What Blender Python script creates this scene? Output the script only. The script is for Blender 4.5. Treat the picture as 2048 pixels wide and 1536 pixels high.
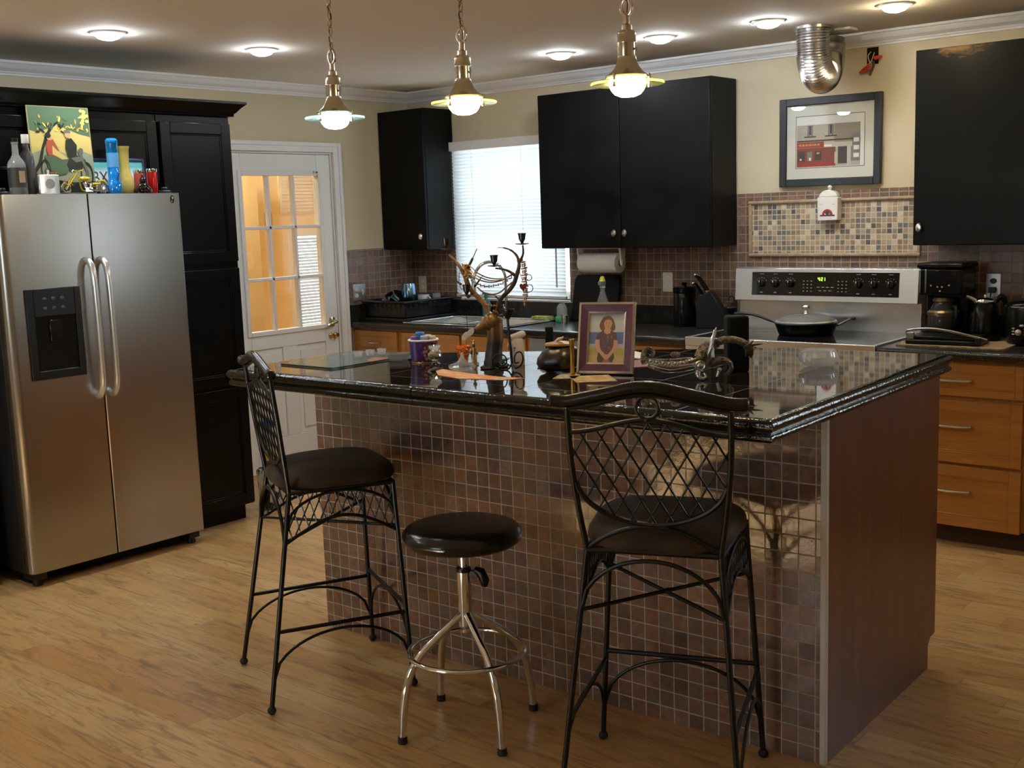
import bpy, bmesh, math, random
from mathutils import Vector, Matrix
random.seed(7)
sc = bpy.context.scene
for _o in list(bpy.data.objects): bpy.data.objects.remove(_o, do_unlink=True)
COL = sc.collection
PI = math.pi

# ------------------------------------------------------------------ camera
cam_d = bpy.data.cameras.new('camera'); cam = bpy.data.objects.new('camera', cam_d); COL.objects.link(cam)
cam_d.sensor_fit = 'HORIZONTAL'; cam_d.sensor_width = 36.0; cam_d.lens = 36.0 * 2301.9 / 2048
cam_d.clip_start = 0.05; cam_d.clip_end = 200
_r = Vector((0.76650293, 0.64135118, -0.03379237)); _u = Vector((-0.06820976, 0.13361313, 0.98868345)); _d = Vector((-0.6386084, 0.75552379, -0.14616127))
_m = Matrix((_r, _u, -_d)).transposed().to_4x4(); _m.translation = Vector((5.8599, -5.8950, 1.5967)); cam.matrix_world = _m
sc.camera = cam

# ------------------------------------------------------------------ world, exposure
sc.view_settings.view_transform = 'Standard'; sc.view_settings.look = 'None'
sc.view_settings.gamma = 1.0; sc.view_settings.use_curve_mapping = False
sc.view_settings.exposure = 1.12
w = bpy.data.worlds.new('daylight'); sc.world = w; w.use_nodes = True
_bg = w.node_tree.nodes['Background']; _bg.inputs['Color'].default_value = (0.80, 0.90, 1.0, 1); _bg.inputs['Strength'].default_value = 5.0
sc.cycles.use_denoising = True
sc.cycles.max_bounces = 10; sc.cycles.diffuse_bounces = 5; sc.cycles.glossy_bounces = 5
sc.cycles.transmission_bounces = 8; sc.cycles.transparent_max_bounces = 16
sc.cycles.sample_clamp_indirect = 6.0; sc.cycles.caustics_reflective = False; sc.cycles.caustics_refractive = False
sun_d = bpy.data.lights.new('sun', 'SUN'); sun_d.energy = 25.0; sun_d.angle = math.radians(.6); sun_d.color = (1.0, .97, .95)
sun = bpy.data.objects.new('sun', sun_d); COL.objects.link(sun)
sun.rotation_euler = Vector((0.02, math.cos(math.radians(28)), -math.sin(math.radians(28)))).to_track_quat('-Z', 'Y').to_euler()   # low sun through the large window behind the viewer
CAN_EMIT = 84.0        # recessed ceiling lamps
PEND_EMIT = 40.0       # pendant lenses

# ------------------------------------------------------------------ mesh helpers
def cr(pts, n=8, closed=False):
    """Catmull-Rom through pts (tuples of any length)."""
    P = [tuple(map(float, p)) for p in pts]; out = []; L = len(P)
    seg = L if closed else L - 1
    for i in range(seg):
        g = (lambda k: P[k % L]) if closed else (lambda k: P[min(max(k, 0), L - 1)])
        a, b, c, d = g(i - 1), g(i), g(i + 1), g(i + 2)
        for j in range(n):
            t = j / n
            out.append(tuple(0.5 * (2*b[k] + (c[k]-a[k])*t + (2*a[k]-5*b[k]+4*c[k]-d[k])*t*t + (3*b[k]-a[k]-3*c[k]+d[k])*t**3) for k in range(len(b))))
    if not closed: out.append(P[-1])
    return out
def arc(cx, cz, r, a0, a1, n=12):
    return [(cx + r*math.cos(math.radians(a0+(a1-a0)*i/n)), cz + r*math.sin(math.radians(a0+(a1-a0)*i/n))) for i in range(n+1)]

class MB:
    def __init__(s): s.v = []; s.f = []; s.m = []
    def add(s, vs, fs, m=0):
        b = len(s.v); s.v += [tuple(v) for v in vs]; s.f += [tuple(i+b for i in f) for f in fs]; s.m += [m]*len(fs); return s
    def box(s, x0, y0, z0, x1, y1, z1, m=0):
        x0, x1 = sorted((x0, x1)); y0, y1 = sorted((y0, y1)); z0, z1 = sorted((z0, z1))
        return s.add([(x0,y0,z0),(x1,y0,z0),(x1,y1,z0),(x0,y1,z0),(x0,y0,z1),(x1,y0,z1),(x1,y1,z1),(x0,y1,z1)],
                     [(0,3,2,1),(4,5,6,7),(0,1,5,4),(1,2,6,5),(2,3,7,6),(3,0,4,7)], m)
    def prism(s, poly, axis, a, b, m=0):
        n = len(poly)
        def P(p, t): return (p[0],p[1],t) if axis=='z' else ((t,p[0],p[1]) if axis=='x' else (p[0],t,p[1]))
        area = sum(poly[i][0]*poly[(i+1)%n][1]-poly[(i+1)%n][0]*poly[i][1] for i in range(n))
        if area < 0: poly = poly[::-1]
        vs = [P(p,a) for p in poly] + [P(p,b) for p in poly]
        flip = (axis=='y') ^ (b < a)
        fs = [tuple(range(n-1,-1,-1)), tuple(range(n,2*n))] + [(i,(i+1)%n,n+(i+1)%n,n+i) for i in range(n)]
        if flip: fs = [f[::-1] for f in fs]
        return s.add(vs, fs, m)
    def lathe(s, prof, c=(0,0,0), seg=32, m=0, axis='z', sx=1, sy=1):
        vs = []; fs = []; n = len(prof)
        for (r, z) in prof:
            for k in range(seg):
                a = 2*PI*k/seg; p = (r*math.cos(a)*sx, r*math.sin(a)*sy, z)
                if axis == 'x': p = (p[2], p[0], p[1])
                if axis == 'y': p = (p[1], p[2], p[0])
                vs.append((p[0]+c[0], p[1]+c[1], p[2]+c[2]))
        for i in range(n-1):
            for k in range(seg):
                k2 = (k+1) % seg; fs.append((i*seg+k, i*seg+k2, (i+1)*seg+k2, (i+1)*seg+k))
        if prof[0][0] > 1e-6: fs.append(tuple(range(seg-1,-1,-1)))
        if prof[-1][0] > 1e-6: fs.append(tuple((n-1)*seg+k for k in range(seg)))
        return s.add(vs, fs, m)
    def ring(s, prof, c=(0,0,0), seg=32, m=0, axis='z', sx=1, sy=1):
        """lathe of a closed profile (a torus-like solid)"""
        vs = []; fs = []; n = len(prof)
        for (r, z) in prof:
            for k in range(seg):
                a = 2*PI*k/seg; p = (r*math.cos(a)*sx, r*math.sin(a)*sy, z)
                if axis == 'x': p = (p[2], p[0], p[1])
                if axis == 'y': p = (p[1], p[2], p[0])
                vs.append((p[0]+c[0], p[1]+c[1], p[2]+c[2]))
        for i in range(n):
            i2 = (i+1) % n
            for k in range(seg):
                k2 = (k+1) % seg; fs.append((i*seg+k, i*seg+k2, i2*seg+k2, i2*seg+k))
        return s.add(vs, fs, m)
    def torus(s, c, R, r, seg=28, n=8, axis='z', m=0, sx=1, sy=1):
        return s.ring([(R+r*math.cos(2*PI*i/n), r*math.sin(2*PI*i/n)) for i in range(n)], c, seg, m, axis, sx, sy)
    def sphere(s, c, r, sc3=(1,1,1), seg=16, m=0):
        n = seg//2; vs = []; fs = []
        vs.append((c[0],c[1],c[2]-r*sc3[2]))
        for i in range(1, n):
            t = -PI/2 + PI*i/n
            for k in range(seg):
                a = 2*PI*k/seg; vs.append((c[0]+r*sc3[0]*math.cos(t)*math.cos(a), c[1]+r*sc3[1]*math.cos(t)*math.sin(a), c[2]+r*sc3[2]*math.sin(t)))
        vs.append((c[0],c[1],c[2]+r*sc3[2])); top = len(vs)-1
        for k in range(seg):
            k2 = (k+1)%seg; fs.append((0, 1+k2, 1+k)); fs.append((top, 1+(n-2)*seg+k, 1+(n-2)*seg+k2))
            for i in range(n-2): fs.append((1+i*seg+k, 1+i*seg+k2, 1+(i+1)*seg+k2, 1+(i+1)*seg+k))
        return s.add(vs, fs, m)
    def tube(s, pts, r, seg=8, closed=False, m=0, flat=1.0):
        P = [Vector(p[:3]) for p in pts]; N = len(P)
        R = [r]*N if not hasattr(r, '__len__') else list(r)
        if len(R) != N: R = [R[0] + (R[-1]-R[0])*i/(N-1) for i in range(N)] if len(R)==2 else [R[min(int(i*len(R)/N),len(R)-1)] for i in range(N)]
        T = []
        for i in range(N):
            a = P[(i-1) % N] if (closed or i > 0) else P[i]; b = P[(i+1) % N] if (closed or i < N-1) else P[i]
            t = (b-a); T.append(t.normalized() if t.length > 1e-9 else Vector((0,0,1)))
        n0 = Vector((0,0,1)) if abs(T[0].z) < .9 else Vector((1,0,0)); nv = (n0 - T[0]*n0.dot(T[0])).normalized()
        vs = []; fs = []
        for i in range(N):
            nv = nv - T[i]*nv.dot(T[i]); nv = nv.normalized() if nv.length > 1e-6 else T[i].orthogonal().normalized()
            bv = T[i].cross(nv)
            for k in range(seg):
                a = 2*PI*k/seg; vs.append(P[i] + (nv*math.cos(a)*flat + bv*math.sin(a))*R[i])
        for i in range(N if closed else N-1):
            i2 = (i+1) % N
            for k in range(seg):
                k2 = (k+1)%seg; fs.append((i*seg+k, i*seg+k2, i2*seg+k2, i2*seg+k))
        if not closed: fs.append(tuple(range(seg-1,-1,-1))); fs.append(tuple((N-1)*seg+k for k in range(seg)))
        return s.add(vs, fs, m)
    def poly(s, pts, m=0):   # one flat face
        return s.add(pts, [tuple(range(len(pts)))], m)
    def xf(s, M, start=0):
        for i in range(start, len(s.v)): s.v[i] = tuple(M @ Vector(s.v[i]))
        return s
    def build(s, name, mats, parent=None, bevel=0, smooth=38, loc=None, rot=None, bseg=2, sub=0):
        me = bpy.data.meshes.new(name); me.from_pydata(s.v, [], s.f)
        for mt in (mats if isinstance(mats, (list, tuple)) else [mats]): me.materials.append(mt)
        if any(s.m): me.polygons.foreach_set('material_index', s.m)
        me.validate(); me.update()
        if smooth:
            me.polygons.foreach_set('use_smooth', [True]*len(me.polygons))
            try: me.set_sharp_from_angle(angle=math.radians(smooth))
            except Exception: pass
        o = bpy.data.objects.new(name, me); COL.objects.link(o)
        if parent: o.parent = parent
        if loc: o.location = loc
        if rot: o.rotation_euler = rot
        if bevel:
            b = o.modifiers.new('bevel', 'BEVEL'); b.width = bevel; b.segments = bseg; b.limit_method = 'ANGLE'; b.angle_limit = math.radians(35); b.harden_normals = False
        if sub:
            q = o.modifiers.new('sub', 'SUBSURF'); q.levels = sub; q.render_levels = sub
        return o

def thing(name, label, cat, loc=(0,0,0), rz=0, group=None):
    o = bpy.data.objects.new(name, None); COL.objects.link(o); o.empty_display_size = .05
    o.location = loc; o.rotation_euler = (0,0,rz); return tag(o, label, cat, group)
def tag(o, label, cat, group=None):
    o['label'] = label; o['category'] = cat
    if group: o['group'] = group
    return o
def struct(o): o['kind'] = 'structure'; return o
def dup(o, parent=None, loc=None, rz=None, label=None):
    c = o.copy(); COL.objects.link(c)
    if parent: c.parent = parent
    if loc: c.location = loc
    if rz is not None: c.rotation_euler = (0,0,rz)
    if label: c['label'] = label
    for ch in list(o.children): dup(ch, c)
    return c

# ------------------------------------------------------------------ material helpers
class G:
    def __init__(s, name):
        s.m = bpy.data.materials.new(name); s.m.use_nodes = True; s.t = s.m.node_tree
        s.b = s.t.nodes['Principled BSDF']; s.out = s.t.nodes['Material Output']
    def n(s, ty, ins=None, **pr):
        x = s.t.nodes.new('ShaderNode'+ty)
        for k, v in pr.items(): setattr(x, k, v)
        for k, v in (ins or {}).items(): s.set(x.inputs[k], v)
        return x
    def set(s, sock, v):
        if hasattr(v, 'is_output'): s.t.links.new(v, sock)
        elif hasattr(v, 'outputs'): s.t.links.new(v.outputs[0], sock)
        else:
            if hasattr(sock.default_value, '__len__') and not hasattr(v, '__len__'): v = (v,)*len(sock.default_value)
            if hasattr(v, '__len__') and len(v) == 3 and len(sock.default_value) == 4: v = (*v, 1)
            sock.default_value = v
    def p(s, **kw):
        for k, v in kw.items(): s.set(s.b.inputs[k.replace('_', ' ')], v)
        return s
    def math(s, op, a, b=0.0, c=0.0):
        return s.n('Math', {0: a, 1: b, 2: c}, operation=op).outputs[0]
    def vmath(s, op, a, b=(0,0,0)):
        return s.n('VectorMath', {0: a, 1: b}, operation=op).outputs[0]
    def obj(s): return s.n('TexCoord').outputs['Object']
    def xyz(s, v): return s.n('SeparateXYZ', {0: v}).outputs
    def comb(s, x, y, z=0.0): return s.n('CombineXYZ', {0: x, 1: y, 2: z}).outputs[0]
    def noise(s, v, scale, detail=3, rough=.55, dist=0.0):
        return s.n('TexNoise', {'Vector': v, 'Scale': scale, 'Detail': detail, 'Roughness': rough, 'Distortion': dist}).outputs
    def mapr(s, v, a, b, c, d): return s.n('MapRange', {0: v, 1: a, 2: b, 3: c, 4: d}).outputs[0]
    def mix(s, f, a, b, mode='MIX'):
        x = s.n('Mix', data_type='RGBA', blend_type=mode)
        s.set(x.inputs[0], f); s.set(x.inputs[6], a); s.set(x.inputs[7], b); return x.outputs[2]
    def ramp(s, f, stops, interp='LINEAR'):
        x = s.n('ValToRGB', {0: f}); r = x.color_ramp; r.interpolation = interp
        while len(r.elements) < len(stops): r.elements.new(.5)
        for e, (p, c) in zip(r.elements, stops): e.position = p; e.color = (*c, 1)
        return x.outputs[0]
    def bump(s, h, strength=.3, dist=.01, normal=None):
        x = s.n('Bump', {'Height': h, 'Strength': strength, 'Distance': dist})
        if normal is not None: s.set(x.inputs['Normal'], normal)
        return x.outputs[0]

def simple(name, col, rough=.5, metal=0.0, var=.0, vscale=8, bump=0.0, bscale=60, coat=0.0, emit=None, estr=0.0, trans=0.0, ior=1.45, spec=None, alpha=None, sheen=0.0, rvar=0.0):
    g = G(name); g.p(Base_Color=col, Roughness=rough, Metallic=metal)
    v = None
    if var or bump or rvar: v = g.obj()
    if var:
        f = g.noise(v, vscale, 4)[0]; g.p(Base_Color=g.mix(g.mapr(f, .3, .7, 0, 1), tuple(c*(1-var) for c in col), tuple(min(1, c*(1+var)) for c in col)))
    if rvar: g.p(Roughness=g.mapr(g.noise(v, vscale, 4)[0], .3, .7, max(.02, rough-rvar), rough+rvar))
    if bump: g.p(Normal=g.bump(g.noise(v, bscale, 3)[0], bump, .01))
    if coat: g.p(Coat_Weight=coat, Coat_Roughness=.08)
    if emit: g.p(Emission_Color=emit, Emission_Strength=estr)
    if trans: g.p(Transmission_Weight=trans, IOR=ior)
    if spec is not None: g.p(Specular_IOR_Level=spec)
    if sheen: g.p(Sheen_Weight=sheen, Sheen_Roughness=.4)
    return g.m

def glass_thin(name, tint=(.95,.97,.96), refl=.12, rough=.0):
    """window-pane glass: straight-through with a fresnel reflection"""
    g = G(name); t = g.n('BsdfTransparent', {0: tint}); gl = g.n('BsdfGlossy', {0: (1,1,1), 'Roughness': rough})
    mx = g.n('MixShader', {0: refl*.35, 1: t.outputs[0], 2: gl.outputs[0]}); g.t.links.new(mx.outputs[0], g.out.inputs[0]); return g.m

def tile_mat(name, ua, va, u0, v0, pitch, cols, grout, gw=.09, rough=.25, tilt=.05, stone=.35, bumps=.5, ior=1.5):
    g = G(name); o = g.xyz(g.obj()); v3 = g.obj()
    u = g.math('DIVIDE', g.math('SUBTRACT', o[ua], u0), pitch); v = g.math('DIVIDE', g.math('SUBTRACT', o[va], v0), pitch)
    cell = g.comb(g.math('FLOOR', u), g.math('FLOOR', v), 3.7)
    wn = g.n('TexWhiteNoise', {'Vector': cell}, noise_dimensions='3D')
    col = g.ramp(wn.outputs['Value'], [((i)/len(cols), c) for i, c in enumerate(cols)], 'CONSTANT')
    wn2 = g.n('TexWhiteNoise', {'Vector': g.vmath('ADD', cell, (5.3, 1.7, 9.1))}, noise_dimensions='3D')
    nz = g.noise(g.vmath('ADD', v3, g.vmath('MULTIPLY', wn.outputs['Color'], (3,3,3))), 42, 5, .65)[0]
    col = g.mix(g.mapr(nz, .3, .7, 0, 1), g.mix(1.0, col, (1-stone,)*3, 'MULTIPLY'), g.mix(1.0, col, (1+stone*.8,)*3, 'MULTIPLY'))
    fu = g.math('FRACT', u); fv = g.math('FRACT', v)
    du = g.math('MINIMUM', fu, g.math('SUBTRACT', 1.0, fu)); dv = g.math('MINIMUM', fv, g.math('SUBTRACT', 1.0, fv))
    wob = g.math('MULTIPLY_ADD', g.noise(v3, 70, 2)[0], .03, -.015)
    d = g.math('ADD', g.math('MINIMUM', du, dv), wob)
    mk = g.mapr(d, gw*.42, gw*.62, 0, 1)
    g.p(IOR=ior, Base_Color=g.mix(mk, grout, col), Roughness=g.mapr(mk, 0, 1, .85, rough))
    geo = g.n('NewGeometry').outputs['Normal']
    tl = g.vmath('MULTIPLY', g.vmath('SUBTRACT', wn2.outputs['Color'], (.5,.5,.5)), (tilt,)*3)
    nrm = g.vmath('NORMALIZE', g.vmath('ADD', geo, tl))
    h = g.math('MULTIPLY_ADD', nz, .25, mk)
    g.p(Normal=g.bump(h, bumps, .004, nrm)); return g.m

def wood_mat(name, dark, light, axis=2, rough=.35, scale=1.0, coat=.0, bump=.05, streak=.5):
    g = G(name); v = g.obj(); st = [14.0, 14.0, 14.0]; st[axis] = .9
    vv = g.vmath('MULTIPLY', v, tuple(x*scale for x in st))
    a = g.noise(vv, 2.2, 5, .6, .6)[0]; b = g.noise(g.vmath('MULTIPLY', v, tuple(x*scale*5 for x in st)), 2.0, 3, .5)[0]
    f = g.math('ADD', g.math('MULTIPLY', a, .75), g.math('MULTIPLY', b, streak*.5))
    g.p(Base_Color=g.ramp(f, [(.3, dark), (.72, light)]), Roughness=rough)
    if coat: g.p(Coat_Weight=coat, Coat_Roughness=.15)
    g.p(Normal=g.bump(b, bump, .002)); return g.m
# ------------------------------------------------------------------ materials
SL = [(.195,.108,.076),(.155,.094,.070),(.230,.136,.100),(.145,.100,.082),(.200,.120,.104),(.230,.145,.110),(.168,.116,.082),(.135,.085,.072),(.210,.110,.072),(.172,.126,.110)]
TP = .0517
M = {}
M['cream'] = simple('cream_wall_paint', (.61,.54,.375), .75, var=.03, vscale=3, bump=.04, bscale=140)
M['ceil'] = simple('ceiling_paint', (.76,.72,.66), .9, bump=.05, bscale=90)
M['trim'] = simple('white_trim_paint', (.80,.80,.81), .4)
M['door'] = simple('white_door_paint', (.80,.82,.81), .35)
M['peach'] = simple('peach_wall_paint', (.90,.72,.46), .8)
M['black_cab'] = simple('black_stained_wood', (.0030,.0032,.0036), .40, rvar=.09, var=.35, vscale=5, bump=.05, bscale=120, spec=.14)
M['black_lac'] = simple('black_lacquer', (.0022,.0022,.0025), .27, spec=.16)
M['nickel'] = simple('brushed_nickel', (.62,.60,.57), .25, 1.0)
M['chrome'] = simple('chrome', (.74,.78,.83), .08, 1.0)
M['brass'] = simple('brass', (.75,.50,.18), .25, 1.0, var=.2, vscale=50)
M['iron'] = simple('black_wrought_iron', (.0035,.0037,.0042), .33, 0.0, bump=.12, bscale=300, var=.5, vscale=60, spec=.4)
M['blackp'] = simple('black_plastic', (.005,.005,.0055), .32, spec=.4)
M['blackm'] = simple('matt_black', (.004,.004,.004), .7, spec=.2)
M['blackg'] = simple('black_glass', (.006,.006,.007), .06)
M['white'] = simple('white_plastic', (.82,.82,.80), .4)
M['ceramic'] = simple('white_ceramic', (.84,.83,.80), .15)
M['paper'] = simple('white_paper', (.83,.82,.78), .85)
M['glass'] = glass_thin('window_glass')
M['rubber'] = simple('dark_rubber', (.02,.02,.02), .8)
def steel(name, axis, rough=.27, col=(.43,.415,.395)):
    g = G(name); st = [220.0]*3; st[axis] = 1.5
    g.p(Base_Color=col, Metallic=1.0 if axis == 1 else .78, Roughness=rough, Anisotropic=.5)
    return g.m
M['steel'] = steel('brushed_stainless', 1)
M['steelx'] = steel('brushed_stainless_range', 0, .25, (.76,.78,.79))
M['tileA'] = tile_mat('slate_tile_backsplash', 0, 2, .02, 1.024, TP, SL, (.36,.30,.22), .085, .30, .04)
M['tileB'] = tile_mat('slate_tile_side_splash', 1, 2, .01, 1.024, TP, SL, (.36,.30,.22), .085, .30, .04)
M['tileI'] = tile_mat('slate_tile_island', 0, 2, -2.0816+.0373, .9256-TP*18, TP, SL, (.45,.40,.37), .07, .07, .022, ior=1.9)
M['mosaic'] = tile_mat('small_stone_mosaic', 0, 2, 2.705, 1.343, .02846, [(.46,.37,.24),(.20,.18,.16),(.38,.29,.19),(.30,.25,.18),(.10,.10,.11),(.50,.42,.30),(.33,.24,.17),(.24,.20,.16),(.42,.30,.21),(.16,.16,.17),(.40,.36,.27),(.62,.56,.46)], (.66,.58,.42), .13, .45, .03, .2)
M['molding'] = simple('stone_molding', (.40,.31,.20), .45, var=.2, vscale=30)
def floor_mat():
    g = G('oak_floorboards'); v = g.obj(); o = g.xyz(v); W = .112
    row = g.math('FLOOR', g.math('DIVIDE', o[1], W))
    rn = g.n('TexWhiteNoise', {'W': row}, noise_dimensions='1D').outputs['Value']
    xs = g.math('ADD', o[0], g.math('MULTIPLY', rn, 5.0)); L = 1.1
    bx = g.math('FLOOR', g.math('DIVIDE', xs, L))
    wn = g.n('TexWhiteNoise', {'Vector': g.comb(row, bx, 1.0)}, noise_dimensions='3D')
    base = g.ramp(wn.outputs['Value'], [(0,(.55,.315,.115)),(.3,(.62,.395,.165)),(.55,(.49,.265,.095)),(.8,(.64,.43,.20)),(1,(.53,.275,.115))])
    vv = g.vmath('ADD', g.vmath('MULTIPLY', v, (1.6, 16, 1)), g.vmath('MULTIPLY', wn.outputs['Color'], (7,7,7)))
    gr = g.noise(vv, 2.0, 6, .62, 1.2)[0]; fine = g.noise(g.vmath('MULTIPLY', v, (6, 150, 1)), 1.5, 3)[0]
    col = g.mix(g.mapr(gr, .50, .66, 0, .75), base, (.30,.165,.065))
    col = g.mix(g.mapr(g.noise(g.vmath('MULTIPLY', v, (1.2, 7, 1)), 2.6, 4, .6, 1.5)[0],   .55, .68, 0, .70), col, (.22,.135,.075))
    col = g.mix(g.mapr(fine, .45, .75, 0, .22), col, (.36,.21,.09))
    fy = g.math('FRACT', g.math('DIVIDE', o[1], W)); dy = g.math('MINIMUM', fy, g.math('SUBTRACT', 1.0, fy))
    fx = g.math('FRACT', g.math('DIVIDE', xs, L)); dx = g.math('MULTIPLY', g.math('MINIMUM', fx, g.math('SUBTRACT', 1.0, fx)), L/W)
    seam = g.mapr(g.math('MINIMUM', dy, dx), .008, .022, 1, 0)
    col = g.mix(g.math('MULTIPLY', seam, .45), col, (.16,.085,.035))
    g.p(Base_Color=col, Specular_IOR_Level=.35, Roughness=g.mapr(gr, .3, .7, .26, .36), Normal=g.bump(g.math('SUBTRACT', g.math('MULTIPLY', fine, .15), seam), .12, .003))
    return g.m
M['floor'] = floor_mat()
M['honey'] = wood_mat('honey_maple', (.35,.150,.034), (.52,.245,.066), 2, .32)
M['honeyx'] = wood_mat('honey_maple_cross', (.35,.150,.034), (.52,.245,.066), 0, .32)
M['cherry'] = wood_mat('dark_cherry_veneer', (.072,.021,.008), (.165,.052,.021), 2, .30, .7)
M['toe'] = simple('dark_toe_kick', (.05,.028,.018), .6)
def granite():
    g = G('dark_speckled_laminate'); v = g.obj(); a = g.noise(v, 260, 2)[0]; b = g.noise(v, 22, 4)[0]
    c = g.ramp(g.math('ADD', g.math('MULTIPLY', a, .7), g.math('MULTIPLY', b, .3)), [(.35,(.010,.009,.008)),(.55,(.022,.019,.016)),(.68,(.060,.052,.043))])
    g.p(Base_Color=c, Roughness=.22); return g.m
M['granite'] = granite()
def isl_top():
    g = G('polished_dark_granite_tiles'); v = g.obj(); o = g.xyz(v); a = g.noise(v, 150, 3)[0]; b = g.noise(v, 9, 5)[0]
    c = g.ramp(g.math('ADD', g.math('MULTIPLY', a, .5), g.math('MULTIPLY', b, .5)), [(.35,(.008,.006,.005)),(.55,(.020,.015,.012)),(.72,(.065,.048,.036))])
    ds = []
    for k in (0, 1):
        f = g.math('FRACT', g.math('DIVIDE', g.math('ADD', o[k], 10.01), .305)); ds.append(g.math('MINIMUM', f, g.math('SUBTRACT', 1.0, f)))
    seam = g.mapr(g.math('MINIMUM', ds[0], ds[1]), .003, .008, 1, 0)
    g.p(Base_Color=g.mix(seam, c, (.02,.017,.015)), Roughness=g.mapr(seam, 0, 1, .035, .4), IOR=1.75)
    g.p(Normal=g.bump(seam, -.15, .001)); return g.m
M['isltop'] = isl_top()
M['rim'] = simple('black_glazed_edge_tile', (.008,.0085,.0075), .10, bump=.25, bscale=55, var=.3, vscale=80)
M['suede'] = simple('brown_microsuede', (.040,.024,.015), .75, var=.5, vscale=7, bump=.15, bscale=350, sheen=.12, spec=.25)
M['vinyl'] = simple('black_vinyl', (.009,.009,.010), .22, bump=.08, bscale=40)
M['can'] = simple('lamp_lens_cool', (.9,.9,.9), .5, emit=(.93,.97,1.0), estr=CAN_EMIT)
M['canwarm'] = simple('lamp_lens_warm', (.9,.9,.9), .5, emit=(1.0,.80,.48), estr=CAN_EMIT)
M['pcool'] = simple('pendant_lens_cool', (.9,.9,.9), .5, emit=(.90,.97,1.0), estr=PEND_EMIT)
M['pwarm'] = simple('pendant_lens_warm', (.9,.9,.9), .5, emit=(1.0,.74,.40), estr=PEND_EMIT)

# ------------------------------------------------------------------ room shell
ZC = 2.455; XR = 7.2; YF = -8.6
struct(MB().box(-2.4, YF-.14, -.06, XR+.14, 1.2, 0).build('floor', M['floor'], smooth=0))
struct(MB().box(-2.4, YF-.14, ZC, XR+.14, 1.2, ZC+.1).build('ceiling', M['ceil'], smooth=0))
WX0, WX1, WZ0, WZ1 = .455, 1.40, 1.035, 2.085
wa = struct(MB().box(-.12, 0, 0, WX0, .14, ZC).box(WX1, 0, 0, 5.6, .14, ZC).box(6.6, 0, 0, XR+.14, .14, ZC).box(5.6, 0, 0, 6.6, .14, 1.08).box(5.6, 0, 2.0, 6.6, .14, ZC).box(WX0, 0, 0, WX1, .14, WZ0).box(WX0, 0, WZ1, WX1, .14, ZC).build('wall_back', M['cream'], smooth=0))
DY0, DY1, DZ = -1.645, -.728, 2.035
wb = struct(MB().box(-.12, YF, 0, 0, DY0, ZC).box(-.12, DY1, 0, 0, 0, ZC).box(-.12, DY0, DZ, 0, DY1, ZC).build('wall_left', M['cream'], smooth=0))
struct(MB().box(XR, YF-.14, 0, XR+.14, .14, ZC).build('wall_right', M['cream'], smooth=0))
PX0, PX1 = 2.10, 3.60
struct(MB().box(-.12, YF-.14, 0, PX0, YF, ZC).box(PX1, YF-.14, 0, XR, YF, ZC).box(PX0, YF-.14, 2.08, PX1, YF, ZC).box(PX0, YF-.14, 0, PX1, YF, 1.05).build('wall_front', M['cream'], smooth=0))
# tiled splashbacks on the walls
t = MB()
for b in [(0,1.024,WX0-.005,1.39),(WX1,1.024,2.6,1.39),(2.6,.95,2.677,1.664),(3.655,.95,3.735,1.664),(2.677,1.62,3.655,1.664),(2.677,.95,3.655,1.312),(3.735,1.024,5.6,1.39)]:
    t.box(b[0], -.009, b[1], b[2], 0, b[3])
struct(t.build('tile_splashback', M['tileA'], wa, smooth=0))
struct(MB().box(2.695, -.009, 1.33, 3.637, 0, 1.602).build('mosaic_panel', M['mosaic'], wa, smooth=0))
mo = MB()
for b in [(2.677,1.312,3.655,1.330),(2.677,1.602,3.655,1.620),(2.677,1.330,2.695,1.602),(3.637,1.330,3.655,1.602)]: mo.box(b[0], -.022, b[1], b[2], 0, b[3])
struct(mo.build('mosaic_border', M['molding'], wa, bevel=.006))
struct(MB().box(0, -.655, 1.024, .009, -.009, 1.392).build('tile_splashback', M['tileB'], wb, smooth=0))
# crown moulding
prof = [(0,2.385),(.010,2.385),(.012,2.395),(.018,2.398),(.020,2.404),(.040,2.418),(.055,2.436),(.058,2.441),(.064,2.443),(.066,ZC),(0,ZC)]
struct(MB().prism([(-a, z) for a, z in prof], 'x', 0, XR).build('trim_1', M['trim'], smooth=15))
struct(MB().prism([(a, z) for a, z in prof], 'y', 0, YF).build('trim_2', M['trim'], smooth=15))
# door casing
dc = MB().box(0, DY1, 0, .022, DY1+.066, DZ+.062).box(0, DY0-.066, 0, .022, DY0, DZ+.062).box(0, DY0, DZ, .022, DY1, DZ+.062)
dc.box(.022, DY1+.04, 0, .030, DY1+.066, DZ+.062).box(.022, DY0-.066, 0, .030, DY0-.04, DZ+.062).box(.022, DY0-.04, DZ+.036, .030, DY1+.04, DZ+.062)
dc.box(-.12, DY1-.012, 0, 0, DY1, DZ).box(-.12, DY0, 0, 0, DY0+.012, DZ).box(-.12, DY0+.012, DZ-.012, 0, DY1-.012, DZ)
struct(dc.build('trim_3', M['trim'], bevel=.003))
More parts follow.
